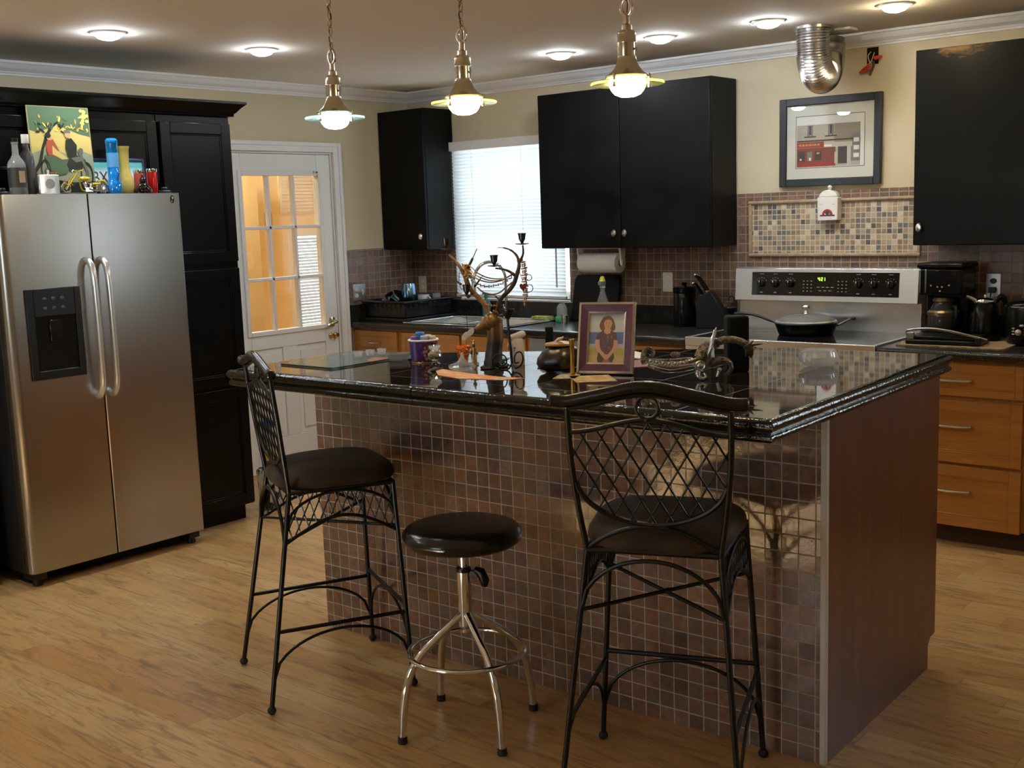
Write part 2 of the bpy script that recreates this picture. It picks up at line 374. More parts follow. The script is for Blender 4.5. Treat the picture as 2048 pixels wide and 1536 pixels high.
# back door: slab with nine lights over two panels
sy0, sy1 = DY0+.014, DY1-.014; gy0, gy1, gz0, gz1 = -1.462, -.855, .915, 1.885
d = MB(); x0, x1 = -.052, -.008
d.box(x0, sy0, .01, x1, gy0, 2.02).box(x0, gy1, .01, x1, sy1, 2.02).box(x0, gy0, gz1, x1, gy1, 2.02)
d.box(x0, gy0, .80, x1, gy1, gz0).box(x0, gy0, .01, x1, gy1, .22).box(x0, -1.215, .22, x1, -1.105, .80)
for ya, yb in ((gy0, -1.215), (-1.105, gy1)):
    d.box(x0, ya, .22, x1-.012, yb, .80); d.box(x1-.012, ya+.035, .255, x1-.002, yb-.035, .765)
door = struct(d.build('door_1', M['door'], bevel=.004))
fr = MB(); e = .028
for b in [(gy0-e,gz0-e,gy0,gz1+e),(gy1,gz0-e,gy1+e,gz1+e),(gy0,gz1,gy1,gz1+e),(gy0,gz0-e,gy1,gz0)]: fr.box(x1, b[0], b[1], x1+.012, b[2], b[3])
for k in (1, 2):
    yy = gy0+(gy1-gy0)*k/3; fr.box(-.040, yy-.010, gz0, x1+.004, yy+.010, gz1)
    zz = gz0+(gz1-gz0)*k/3; fr.box(-.040, gy0, zz-.010, x1+.004, gy1, zz+.010)
struct(fr.build('window_grille', M['trim'], door, bevel=.003))
struct(MB().box(-.034, gy0, gz0, -.030, gy1, gz1).build('window_pane', M['glass'], door, smooth=0))
k = MB().lathe([(0,.0),(.033,0),(.033,.006),(.014,.012),(.012,.05),(0,.05)], (-.008,-.797,.925), 24, axis='x')
k.tube(cr([(.042,-.797,.925),(.048,-.815,.925),(.046,-.855,.915),(.045,-.875,.905)],6), [.011,.010,.008,.007], 10)
struct(k.build('door_handle', simple('polished_brass_handle', (.78,.66,.42), .2, 1.0), door))
k = MB()
for yy in (-.815, -.778): k.lathe([(0,0),(.016,0),(.018,.012),(.010,.022),(.013,.034),(0,.036)], (-.008,yy,.835), 16, axis='x')
struct(k.build('door_latch', M['brass'], door))
struct(MB().lathe([(0,0),(.012,0),(.005,.008),(.005,.02),(.009,.024),(0,.026)], (.004,-.885,1.905), 12, axis='x').tube([(.026,-.885,1.905),(.03,-.885,1.885),(.026,-.885,1.87)], .003, 6).build('hook', M['chrome'], door))
# room behind the door
xb = -1.7
struct(MB().box(xb-.1, -3.2, 0, xb, .30, ZC).box(xb-.1, .30, 0, xb, .78, .62).box(xb-.1, .30, 1.47, xb, .78, ZC).box(xb-.1, .78, 0, xb, 1.2, ZC)
       .box(xb, 1.1, 0, -.12, 1.2, ZC).box(xb, -3.2, 0, -.12, -3.1, ZC).box(-.13, -3.1, 0, -.121, DY0, ZC).box(-.13, DY1, 0, -.121, 1.1, ZC).build('wall_far', M['peach'], smooth=0))
struct(MB().box(-1.35, -.62, 0, -1.28, -.36, 2.1).build('trim_4', simple('tan_post_paint', (.52,.38,.20), .7), smooth=0))
wf = MB()
for b in [(.24,.56,.30,1.53),(.78,.56,.84,1.53),(.30,.56,.78,.62),(.30,1.47,.78,1.53)]: wf.box(xb, b[0], b[1], xb+.02, b[2], b[3])
w2 = struct(wf.build('window_2', M['trim'], smooth=0))
struct(MB().box(xb-.06, .30, .62, xb-.055, .78, 1.47).build('window_pane', M['glass'], w2, smooth=0))
sl = MB()
for i in range(32): sl.box(xb-.035, .305, .63+i*.026, xb-.030, .775, .652+i*.026)
sh = MB().box(xb, .18, 1.66, xb+.015, .90, 2.08)
for i in range(14): sh.box(xb+.015, .20, 1.675+i*.028, xb+.022, .88, 1.697+i*.028)
struct(sh.build('trim_5', simple('cream_shutter', (.82,.74,.60), .6), smooth=0))
for yy, zz, w_ in ((-.28, 1.55, .05), (.06, 1.62, .035)):
    p_ = MB().box(xb, yy-w_, zz-.09, xb+.008, yy+w_, zz+.05); tag(p_.build('light_switch', simple('beige_switch_plate', (.45,.36,.24), .5), bevel=.002), 'beige switch plate on peach wall seen through door glass, %s one' % ('nearer the tan post' if yy < 0 else 'nearer the bright window'), 'switch', 'switch plates in the back room')
lampb = thing('added_room_lamp', 'unseen round lamp added to light the peach room behind the glazed door', 'ceiling light', (-.9, -1.0, ZC))  # unseen lamp added to brighten the back room
MB().lathe([(0,-.05),(.10,-.045),(.14,-.02),(.15,0),(0,0)]).build('added_lamp_shade', simple('opal_added_lamp', (.9,.88,.8), .5, emit=(1.0,.88,.66), estr=75), lampb)

# ------------------------------------------------------------------ kitchen window and blind
wm = MB()
for b in [(WX0,WZ0,WX0+.045,WZ1),(WX1-.045,WZ0,WX1,WZ1),(WX0,WZ0,WX1,WZ0+.05),(WX0,WZ1-.045,WX1,WZ1),(WX0,1.53,WX1,1.575)]: wm.box(b[0], .075, b[1], b[2], .125, b[3])
win = struct(wm.build('window_1', M['white'], bevel=.003))
struct(MB().box(WX0, .098, WZ0, WX1, .102, WZ1).build('window_pane', M['glass'], win, smooth=0))
struct(MB().box(WX0-.002, -.012, WZ0-.02, WX1+.002, .075, WZ0).build('window_sill', M['trim'], win, bevel=.003))
g = G('translucent_blind_slat'); df = g.n('BsdfDiffuse', {0: (.80,.82,.84)}); tr = g.n('BsdfTranslucent', {0: (.42,.46,.50)}); mx = g.n('MixShader', {0: .38, 1: df.outputs[0], 2: tr.outputs[0]}); g.t.links.new(mx.outputs[0], g.out.inputs[0]); M['slat'] = g.m
blind = thing('window_blind', 'white horizontal blind closed over the bright kitchen window', 'blind', (0,0,0))
MB().box(WX0-.03, -.05, WZ1-.055, WX1-.01, .0, WZ1+.005).box(WX0-.038, -.053, WZ1-.06, WX0-.03, 0, WZ1+.006).build('headrail', M['white'], blind, bevel=.003)
sm = MB(); n = 42
for i in range(n):
    z = WZ0+.045+i*(WZ1-.06-WZ0-.045)/(n-1); pts = []
    for j in range(5):
        a = -.0125+.025*j/4; zz = a*.93; yy = -.024-a*.32-.003*(1-(j-2)**2/4); pts.append((yy, z+zz))
    b = len(sm.v)
    for xx in (WX0-.022, WX1-.018): sm.v += [(xx, p[0], p[1]) for p in pts]
    for j in range(4): sm.f.append((b+j, b+j+1, b+5+j+1, b+5+j)); sm.m.append(0)
slats = sm.build('slats', M['slat'], blind); slats['kind'] = 'stuff'
MB().box(WX0-.022, -.036, WZ0+.008, WX1-.018, -.014, WZ0+.028).build('bottom_rail', M['white'], blind, bevel=.003)
MB().tube([(1.33,-.058,1.98),(1.33,-.058,1.12)], .006, 8).tube([(1.33,-.045,2.04),(1.33,-.058,1.98)], .003, 6).build('tilt_wand', M['white'], blind)
MB().tube([(.62,-.040,2.03),(.62,-.040,1.07)], .0012, 5).build('ladder_cord', M['white'], blind)
MB().tube([(1.05,-.040,2.03),(1.05,-.040,1.07)], .0012, 5).build('ladder_cord', M['white'], blind)
sl.build('blind_slats', M['slat'], w2)
# large window and side window behind the viewer (they light the room and show in the tiles)
pf = MB()
for b in [(PX0,1.05,PX0+.06,2.08),(PX1-.06,1.05,PX1,2.08),(PX0,2.02,PX1,2.08),(PX0,1.05,PX1,1.10),(2.92,1.10,3.04,2.02)]: pf.box(b[0], YF-.10, b[1], b[2], YF-.04, b[3])
pdr = struct(pf.build('window_4', M['trim'], smooth=0))
struct(MB().box(PX0, YF-.072, 1.05, PX1, YF-.068, 2.05).build('window_pane', M['glass'], pdr, smooth=0))
pf = MB()
for b in [(5.6,1.08,5.65,2.0),(6.55,1.08,6.6,2.0),(5.6,1.95,6.6,2.0),(5.6,1.08,6.6,1.13),(6.07,1.13,6.13,1.95)]: pf.box(b[0], .03, b[1], b[2], .09, b[3])
w3 = struct(pf.build('window_3', M['trim'], smooth=0))
struct(MB().box(5.6, .058, 1.08, 6.6, .062, 2.0).build('window_pane', M['glass'], w3, smooth=0))

# ------------------------------------------------------------------ recessed lamps
CANS = [(1.106,-2.971,0,'above the refrigerator aisle, leftmost of all'),(1.103,-2.119,0,'in the left row, near the back door'),(1.925,-.735,0,'in the back row, nearest the kitchen window'),(2.607,-.795,0,'in the back row, above the double black cabinet'),(3.205,-.795,0,'in the back row, left of the silver duct'),(3.793,-.738,1,'right of the silver duct, with a warm glow')]
HID = [(1.1,-3.85),(1.1,-4.8)]  # unseen lamps added beyond the left row for light in the foreground
def can(x, y, warm, label, grp):
    t = thing('recessed_light', label, 'ceiling light', (x, y, ZC), 0, grp)
    MB().ring([(.062,0),(.078,0),(.077,-.006),(.066,-.010),(.060,-.004)], seg=32).build('trim_ring', M['white'], t)
    MB().lathe([(0,-.034),(.025,-.032),(.045,-.025),(.057,-.013),(.061,-.002),(0,-.002)], seg=32).build('lens', M['canwarm' if warm else 'can'], t)
    return t
for x, y, w_, l in CANS: can(x, y, w_, 'round recessed ceiling light '+l, 'recessed ceiling lights')
for i, (x, y) in enumerate(HID): can(x, y, 0, 'unseen recessed ceiling light added beyond the left row', 'added unseen ceiling lights')
# ------------------------------------------------------------------ cabinets
def panel_door(w_, h, t=.02, rail=.055, rec=.009, bead=.008):
    b = MB(); b.box(0,-t,0,rail,0,h).box(w_-rail,-t,0,w_,0,h).box(rail,-t,0,w_-rail,0,rail).box(rail,-t,h-rail,w_-rail,0,h)
    b.box(rail,-t+rec,rail,w_-rail,0,h-rail)
    for q in [(rail,rail,rail+bead,h-rail),(w_-rail-bead,rail,w_-rail,h-rail),(rail+bead,rail,w_-rail-bead,rail+bead),(rail+bead,h-rail-bead,w_-rail-bead,h-rail)]:
        b.box(q[0],-t+rec*.45,q[1],q[2],-t+rec+.001,q[3])
    return b
def slab_door(w_, h, t=.02): return MB().box(0,-t,0,w_,0,h)
def knob(parent, x, y, z, oval=True):
    b = MB().lathe([(0,.0),(.007,0),(.006,.010),(.012,.016),(.0155,.022),(.012,.029),(0,.031)], (0,0,0), 20, axis='y')
    b.xf(Matrix.Translation((x, y, z)) @ Matrix.Diagonal((1,-1,1.45 if oval else 1,1)))
    return b.build('knob', M['nickel'], parent)
def bow_pull(parent, x, y, z, L=.12, mat=None):
    b = MB(); P = cr([(x-L/2,y,z),(x-L/2+.012,y-.020,z),(x,y-.034,z),(x+L/2-.012,y-.020,z),(x+L/2,y,z)], 8)
    b.tube(P, [.006+.003*math.sin(PI*i/(len(P)-1)) for i in range(len(P))], 8, flat=.7)
    return b.build('handle', mat or M['nickel'], parent)
def wall_cab(label, x0, x1, z0, z1, dep, doors, mat):
    t = thing('wall_cabinet', label, 'cabinet', (x0, -.009, z0))
    W_ = x1-x0; H = z1-z0; D = dep-.009
    MB().box(0,-D+.022,0,W_,0,H).build('body', mat, t, bevel=.002)
    n = len(doors); dw = W_/n
    for i, kx in enumerate(doors):
        d = slab_door(dw-.004, H-.004).build('door', mat, t, bevel=.003, loc=(i*dw+.002,-D+.0215,.002))
        if kx is not None: knob(d, (.035 if kx=='l' else dw-.040), -.02, .085)
    return t
BC = M['black_cab']
wall_cab('narrow black wall cabinet in the corner left of the window', .005, .4265, 1.378, 2.311, .30, ['r'], BC)
wall_cab('double black wall cabinet right of the window above paper towels', 1.405, 2.5976, 1.377, 2.300, .30, ['r','l'], BC)
g = G('black_cabinet_scuffed'); v = g.obj(); o = g.xyz(v)
dx = g.math('DIVIDE', g.math('SUBTRACT', o[0], .22), .13); dz = g.math('DIVIDE', g.math('SUBTRACT', o[2], .93), .055)
rr = g.math('SQRT', g.math('ADD', g.math('MULTIPLY', dx, dx), g.math('MULTIPLY', dz, dz)))
mk = g.mapr(g.math('ADD', rr, g.math('MULTIPLY_ADD', g.noise(g.vmath('MULTIPLY', v, (14,14,40)), 1.6, 5)[0], 2.4, -1.2)), .25, 1.0, 1, 0)
g.p(Specular_IOR_Level=.14, Base_Color=g.mix(mk, g.mix(g.noise(v, 5, 4)[0], (.0025,.0027,.003), (.0045,.0047,.005)), (.16,.085,.030)), Roughness=g.mapr(g.noise(v, 5, 4)[0], .3, .7, .32, .46), Normal=g.bump(g.noise(v, 120, 3)[0], .05, .01))
wall_cab('black wall cabinet right of the range, scuffed along its top edge', 3.7207, 4.37, 1.377, 2.303, .30, ['l'], g.m)

# tall black units around the refrigerator (faces look along +x, so they are built along local x and turned)
def yunit(name, label, cat, y0): return thing(name, label, cat, (0, y0, 0), PI/2)
BL = M['black_lac']
t = yunit('pantry_cabinet', 'tall glossy black pantry cabinet between refrigerator and white door', 'cabinet', -2.575)
MB().box(0,-.818,.09,.435,-.02,2.142).box(.02,-.765,0,.415,-.04,.09).build('body', BL, t, bevel=.002)
for z0, z1 in ((.10,.735),(.752,1.365),(1.40,2.105)):
    panel_door(.415, z1-z0).build('door', BL, t, bevel=.003, loc=(.012,-.8185,z0))
t = yunit('over_fridge_cabinet', 'black cupboard above the refrigerator with long side panel to the floor', 'cabinet', -3.62)
MB().box(.0,-.818,1.80,1.043,-.02,2.142).build('body', BL, t, bevel=.002)
for i in range(2): panel_door(.505, .29).build('door', BL, t, bevel=.003, loc=(.02+i*.51,-.8185,1.815))
MB().box(0,-.80,0,.055,-.02,1.80).build('side_panel', BL, t, bevel=.002)
cw = MB()
cp = [(.0,2.142),(.012,2.142),(.014,2.156),(.022,2.162),(.040,2.184),(.058,2.200),(.062,2.203),(.062,2.215),(.0,2.215)]
cw.prism([(.838+a, z) for a, z in cp], 'y', -3.62, -2.14).box(.02, -3.62, 2.143, .838, -2.141, 2.213)
cw.prism([(-2.14+a, z) for a, z in cp], 'x', .02, .838)
b0 = len(cw.v); n = len(cp)   # mitred corner
cw.add([(.838+a, -2.14, z) for a, z in cp] + [(.838+a, -2.14+a, z) for a, z in cp] + [(.838, -2.14+a, z) for a, z in cp],
       [(i,(i+1)%n,n+(i+1)%n,n+i) for i in range(n)] + [(n+i,n+(i+1)%n,2*n+(i+1)%n,2*n+i) for i in range(n)])
tag(cw.build('cabinet_crown', BL, smooth=45), 'black crown moulding along the top of the tall black cabinets', 'moulding')

# ------------------------------------------------------------------ refrigerator
FY0, FY1, FYM = -3.495, -2.578, -3.066
fr = thing('refrigerator', 'stainless side-by-side refrigerator with black water dispenser', 'refrigerator', (0, FY0, 0), PI/2)
FW = FY1-FY0; FM = FYM-FY0
MB().box(.004,-.905,.06,FW-.004,-.12,1.752).build('body', simple('fridge_black_side', (.012,.012,.013), .5, bump=.1, bscale=200), fr, bevel=.004)
def fdoor(x0, x1, left):
    # door skin curved back a little at the outer edge
    z0, z1 = .068, 1.752; W_ = x1-x0; F = -.985; R = .035
    if left: pr = [(0,-.912),(0,F+.035)] + [(R-R*math.cos(math.radians(a)), F+.030-.030*math.sin(math.radians(a))) for a in range(15,91,15)] + [(W_-.004,F),(W_,F+.004),(W_,-.912)]
    else: pr = [(0,-.912),(0,F+.004),(.004,F)] + [(W_-R*math.sin(math.radians(0))-.012+.012*math.sin(math.radians(a)), F+.012-.012*math.cos(math.radians(a))) for a in range(0,91,15)] + [(W_,-.912)]
    return MB().prism([(x0+p[0], p[1]) for p in pr], 'z', z0, z1)
dl = fdoor(.002, FM-.003, True).build('freezer_door', M['steel'], fr, smooth=30)
dr = fdoor(FM+.003, FW-.002, False).build('door', M['steel'], fr, smooth=30)
for par, hx in ((dl, FM-.036), (dr, FM+.036)):
    P = cr([(hx,-.985,1.452),(hx,-1.012,1.445),(hx,-1.036,1.40),(hx,-1.042,1.30),(hx,-1.044,1.14),(hx,-1.042,.97),(hx,-1.036,.88),(hx,-1.012,.838),(hx,-.985,.83)], 8)
    MB().tube(P, .0135, 12, flat=1.25).build('handle', M['steelx'], par, smooth=60)
# dispenser
dx0, dx1, dz0, dz1 = .085, .345, .935, 1.34
dp = MB(); y0 = -.9865
dp.box(dx0,y0-.010,dz0,dx0+.035,y0,dz1).box(dx1-.03,y0-.010,dz0,dx1,y0,dz1).box(dx0+.035,y0-.010,dz0,dx1-.03,y0,dz0+.04).box(dx0+.035,y0-.010,dz1-.125,dx1-.03,y0,dz1)
disp = dp.build('dispenser', M['blackp'], dl, bevel=.004)
cv = MB().box(dx0+.035,y0-.001,dz0+.04,dx1-.03,y0+.0015,dz1-.125); cv.build('recess', M['blackm'], disp, smooth=0)
MB().box(dx0+.10,y0-.012,1.10,dx1-.10,y0-.002,1.20).build('paddle', M['blackg'], disp, bevel=.004)
bt = MB()
for i in range(3):
    for j in range(2): bt.lathe([(0,.004),(.009,.003),(.010,0),(0,0)], (0,0,0), 12, axis='y', m=0).xf(Matrix.Translation((dx0+.085+i*.042, y0-.010, 1.295-j*.042)) @ Matrix.Diagonal((1,-1,.7,1)), len(bt.v)-48)
bt.build('button', simple('grey_button', (.10,.10,.11), .3), disp)
MB().box(.03,-.90,.012,FW-.03,-.80,.062).build('toe_grille', M['blackm'], fr)
for x in (.05, FW-.05): MB().box(x-.03,-.965,.030,x+.03,-.86,.062).lathe([(.022,0),(.024,.006),(.018,.03),(0,.03)], (x,-.93,0), 14).build('foot', M['blackp'], fr, bevel=.004)
for x in (.05, FW-.06): MB().box(x-.034,-.955,1.753,x+.034,-.82,1.766).lathe([(.018,1.766),(.016,1.782),(0,1.784)], (x+.01,-.93,0), 14).build('hinge_cover', M['blackp'], fr, bevel=.004)
lg = MB().lathe([(0,.004),(.012,.003),(.013,0),(0,0)], (0,0,0), 20, axis='y').xf(Matrix.Translation((FW-.047,-.985,1.722)) @ Matrix.Diagonal((.8,-1,1.5,1)))
lg = lg.build('badge', M['blackg'], dr); MB().box(FW-.051,-.9900,1.724,FW-.043,-.9892,1.734).build('badge_mark', M['nickel'], lg)

# ------------------------------------------------------------------ base cabinets, worktops, sink, dishwasher
H, HX = M['honey'], M['honeyx']
def base_cab(label, x0, x1, cols, drawers_only=None, hollow=False):
    t = thing('base_cabinet', label, 'cabinet', (x0, -.012, 0)); W_ = x1-x0
    bd = MB()
    if hollow: bd.box(0,-.598,.10,.018,0,.872).box(W_-.018,-.598,.10,W_,0,.872).box(.018,-.598,.10,W_-.018,0,.12).box(.018,-.598,.855,W_-.018,-.592,.872).box(.018,-.598,.10,W_-.018,-.59,.855)
    else: bd.box(0,-.598,.10,W_,0,.872)
    bd.build('body', H, t, bevel=.001); MB().box(0,-.54,0,W_,-.02,.10).build('toe_kick', M['toe'], t, smooth=0)
    y = -.5985
    if drawers_only:
        for z0, z1 in drawers_only:
            d = panel_door(W_-.05, z1-z0, .02, .05 if z1-z0 > .2 else .035, .006).build('drawer', HX, t, bevel=.002, loc=(.025, y, z0)); bow_pull(d, (W_-.05)/2, -.02, (z1-z0)*(.5 if z1-z0 < .2 else .60), .20)
    else:
        dw = (W_-.02)/cols
        for i in range(cols):
            d = panel_door(dw-.02, .155, .02, .035, .006).build('drawer', HX, t, bevel=.002, loc=(.02+i*dw, y, .70)); bow_pull(d, (dw-.02)/2, -.02, .078, .11)
            d = panel_door(dw-.02, .56, .02, .06, .006).build('door', H, t, bevel=.002, loc=(.02+i*dw, y, .12)); bow_pull(d, (dw-.02)/2, -.02, .50, .10)
    return t
base_cab('honey maple corner base cabinet beside the white back door', .004, .452, 1)
base_cab('honey maple base cabinet under the sink', .454, 1.545, 2, None, True)
base_cab('honey maple base cabinet between dishwasher and range', 2.162, 2.632, 1)
base_cab('honey maple three-drawer base cabinet right of the range', 3.690, 4.378, 1, [(.705,.855),(.395,.685),(.095,.380)])
base_cab('honey maple base cabinet at the right edge, past the drawers', 4.380, 5.20, 2)
dwv = thing('dishwasher', 'stainless dishwasher under the black counter near the sink', 'dishwasher', (1.549,-.012,0))
MB().box(0,-.57,.10,.608,0,.868).build('body', M['blackm'], dwv); MB().box(.004,-.612,.13,.604,-.571,.765).build('door', M['steelx'], dwv, bevel=.004)
MB().box(.004,-.615,.770,.604,-.571,.866).build('control_panel', M['steelx'], dwv, bevel=.004); MB().box(0,-.54,0,.608,-.02,.10).build('toe_kick', M['blackm'], dwv)
SX0, SX1, SY0, SY1 = .50, 1.36, -.600, -.075
wt = MB(); z0, z1 = .873, .914
fe = [(-.654,z0+.004),(-.658,z0+.012),(-.658,z1-.012),(-.654,z1-.003),(-.648,z1)]
wt.box(.002,SY0,z0,SX0,-.011,z1).box(SX1,SY0,z0,2.642,-.011,z1).box(SX0,SY1,z0,SX1,-.011,z1)
wt.prism([(SY0,z1),(SY0,z0),(-.648,z0)] + fe, 'x', .002, 2.642)
wt.box(.002,-.030,z1,2.60,-.010,1.022).box(.0105,-.648,z1,.030,-.030,1.022)
tag(wt.build('worktop', M['granite'], bevel=.002, bseg=1), 'dark speckled worktop with sink under the kitchen window', 'worktop')
wt = MB(); wt.box(3.692,-.642,z0,5.4,-.011,z1).prism([(-.642,z1),(-.642,z0)] + fe[:-1], 'x', 3.692, 5.4).box(3.735,-.030,z1,5.4,-.010,1.022)
tag(wt.build('worktop', M['granite'], bevel=.002, bseg=1), 'dark speckled worktop right of the range holding the coffee maker', 'worktop')
sk = thing('sink', 'double-bowl stainless drop-in sink under the window', 'sink', (0,0,0))
rim = MB(); zz = .9145
xm = .94
for b in [(SX0-.018,SY0-.018,SX0+.02,SY1+.018),(SX1-.02,SY0-.018,SX1+.018,SY1+.018),(SX0+.02,SY0-.018,SX1-.02,SY0+.02),(SX0+.02,SY1-.05,SX1-.02,SY1+.018),(xm-.015,SY0+.02,xm+.015,SY1-.05)]: rim.box(b[0],b[1],zz,b[2],b[3],zz+.009)
rim.build('rim', M['chrome'], sk, bevel=.003)
for xa, xc in ((SX0+.02, xm-.015), (xm+.015, SX1-.02)):
    b = MB(); ya, yb = SY0+.02, SY1-.05; zb = .75; q = .035
    top = [(xa,ya,zz),(xc,ya,zz),(xc,yb,zz),(xa,yb,zz)]; bot = [(xa+q,ya+q,zb),(xc-q,ya+q,zb),(xc-q,yb-q,zb),(xa+q,yb-q,zb)]
    b.add(top+bot, [(0,4,5,1),(1,5,6,2),(2,6,7,3),(3,7,4,0),(4,7,6,5)]); b.build('bowl', M['steelx'], sk, smooth=0)
fa = thing('faucet', 'tall chrome gooseneck faucet behind the deer antlers', 'faucet', (.93,-.09,.9240), -.87)
fb = MB().lathe([(.028,0),(.026,.010),(.017,.022),(.015,.06),(.0,.06)], seg=20); fb.build('base', M['chrome'], fa)
MB().tube(cr([(0,0,.05),(0,0,.20),(0,-.005,.285),(0,-.045,.345),(-.005,-.10,.365),(-.01,-.16,.345),(-.012,-.20,.29),(-.013,-.21,.25)],8), .0115, 12).build('spout', M['chrome'], fa)
MB().lathe([(.0,0),(.014,0),(.017,.03),(.014,.085),(.011,.10),(0,.10)], (-.013,-.212,.155), 16).build('spray_head', M['nickel'], fa)
MB().tube([(.015,0,.045),(.05,-.01,.06),(.085,-.02,.085)], [.008,.007,.006], 8).build('lever', M['chrome'], fa)

# ------------------------------------------------------------------ range
RX0, RX1 = 2.648, 3.688; RW = RX1-RX0
rg = thing('range', 'wide stainless electric range with black glass cooktop and six knobs', 'range', (RX0,-.012,0))
MB().box(0,-.60,.06,RW,0,.875).box(.02,-.56,0,RW-.02,-.03,.06).build('body', M['blackm'], rg)
MB().box(.004,-.640,.24,RW-.004,-.601,.795).build('oven_door', M['steelx'], rg, bevel=.005)
MB().box(.15,-.6425,.36,RW-.15,-.6401,.66).build('oven_window', M['blackg'], rg)
MB().tube([(.07,-.645,.755),(.07,-.685,.755)],.008,8).tube([(RW-.07,-.645,.755),(RW-.07,-.685,.755)],.008,8).tube([(.04,-.688,.755),(RW-.04,-.688,.755)],.013,12).build('oven_handle', M['steelx'], rg)
MB().box(.004,-.638,.065,RW-.004,-.601,.232).build('drawer', M['steelx'], rg, bevel=.005)
MB().box(0,-.648,.80,RW,-.601,.876).build('front_fascia', M['steelx'], rg, bevel=.004)
ct = MB(); ct.box(0,-.650,.877,RW,-.628,.922).box(0,-.628,.877,.022,-.06,.922).box(RW-.022,-.628,.877,RW,-.06,.922).box(.022,-.628,.877,RW-.022,-.06,.915)
ck = ct.build('cooktop_frame', M['steelx'], rg, bevel=.003)
gl = simple('cooktop_glass', (.010,.010,.011), .07); gl2 = simple('burner_mark', (.035,.035,.037), .12)
MB().box(.0225,-.6275,.9152,RW-.0225,-.061,.9205).build('glass_top', gl, rg)
for x, y, r in ((.24,-.47,.11),(.24,-.2,.08),(.52,-.34,.12),(.80,-.47,.09),(.80,-.2,.11)):
    MB().ring([(r,0),(r+.004,0),(r+.004,.0003),(r,.0003)], (x,y,.9207), 40).build('burner_ring', gl2, rg)
MB().box(0,-.06,.877,RW,-.001,1.073).build('riser', M['steelx'], rg, bevel=.003)
bgp = MB().prism([(-.115,1.075),(-.005,1.075),(-.005,1.256),(-.085,1.256),(-.100,1.252)], 'x', 0, RW)
bg = bgp.build('backguard', M['steelx'], rg, bevel=.003)
sl_ = lambda z: -.1152 + (z-1.075)*(.0155/.177)       # face of the tilted panel
cpn = MB(); za, zb = 1.106, 1.232; xa, xb2 = .105, RW-.10
cpn.add([(xa,sl_(za)-.0015,za),(xb2,sl_(za)-.0015,za),(xb2,sl_(zb)-.0015,zb),(xa,sl_(zb)-.0015,zb),(xa,sl_(za)+.004,za),(xb2,sl_(za)+.004,za),(xb2,sl_(zb)+.004,zb),(xa,sl_(zb)+.004,zb)],
        [(0,1,2,3),(4,7,6,5),(0,4,5,1),(1,5,6,2),(2,6,7,3),(3,7,4,0)])
cpan = cpn.build('control_panel', M['blackg'], bg, smooth=0)
kn = simple('range_knob_black', (.010,.010,.011), .25)
for x in (.165,.247,.337,.722,.806,.896):
    z = 1.172; k = MB().lathe([(.022,0),(.0215,.012),(.018,.017),(.0175,.021),(0,.0215)], seg=22, axis='y').box(-.0045,.018,-.017,.0045,.030,.017)
    k.xf(Matrix.Translation((x, sl_(z)-.002, z)) @ Matrix.Diagonal((1,-1,1,1))); ko = k.build('knob', kn, cpan, bevel=.001)
    MB().box(x-.0012, sl_(z)-.0335, z+.006, x+.0012, sl_(z)-.0322, z+.017).build('knob_pointer', M['white'], ko)
mkm = simple('grey_panel_marking', (.30,.30,.30), .5)
mk = MB()
for x in (.165,.247,.337,.722,.806,.896):
    for a in (-60,-30,0,30,60):
        cx, cz = x+.030*math.sin(math.radians(a)), 1.172+.030*math.cos(math.radians(a)); mk.box(cx-.0022, sl_(cz)-.0024, cz-.0016, cx+.0022, sl_(cz)-.0016, cz+.0016)
    mk.box(x-.008, sl_(1.122)-.0024, 1.119, x+.008, sl_(1.122)-.0016, 1.124); mk.box(x-.012, sl_(1.222)-.0024, 1.2205, x+.012, sl_(1.222)-.0016, 1.2235)
for x0_ in (.415, .612):
    for i in range(3):
        for j in range(4): mk.box(x0_+i*.022-.004, sl_(1.185-j*.018)-.0024, 1.183-j*.018, x0_+i*.022+.004, sl_(1.185-j*.018)-.0016, 1.187-j*.018)
for i in range(4): mk.box(.492+i*.026, sl_(1.153)-.0024, 1.151, .508+i*.026, sl_(1.153)-.0016, 1.155)
for i in range(3): mk.box(.502+i*.028, sl_(1.135)-.0024, 1.133, .518+i*.028, sl_(1.135)-.0016, 1.1365)
mk.build('panel_markings', mkm, cpan, smooth=0)
# lit clock digits, seven-segment
SEG = {'0':'abcdef','1':'bc','2':'abged','3':'abgcd','4':'fgbc','5':'afgcd','6':'afgedc','7':'abc','8':'abcdefg','9':'abfgcd'}
def seg7(b, ch, x, z, w_, h, y):
    t_ = w_*.22; R_ = {'a':(0,h-t_,w_,h),'g':(0,h/2-t_/2,w_,h/2+t_/2),'d':(0,0,w_,t_),'f':(0,h/2,t_,h),'b':(w_-t_,h/2,w_,h),'e':(0,0,t_,h/2),'c':(w_-t_,0,w_,h/2)}
    for s_ in SEG[ch]: q = R_[s_]; b.box(x+q[0], y-.0028, z+q[1], x+q[2], y-.0018, z+q[3])
MB().box(.488, sl_(1.19)-.0022, 1.172, .590, sl_(1.19)-.0012, 1.218).build('clock_window', simple('clock_window', (.004,.004,.004), .1), cpan)
ck = MB(); y_ = sl_(1.195)-.0012
for i, c_ in enumerate('421'):
    seg7(ck, c_, .497+i*.0135+(.004 if i else 0), 1.187, .0095, .018, y_)
ck.box(.5082, y_-.0028, 1.191, .5102, y_-.0018, 1.193).box(.5082, y_-.0028, 1.199, .5102, y_-.0018, 1.201)
ck.build('clock_digits', simple('green_clock_digits', (.1,.3,.02), .5, emit=(.35,1.0,.05), estr=2.2), cpan, smooth=0)
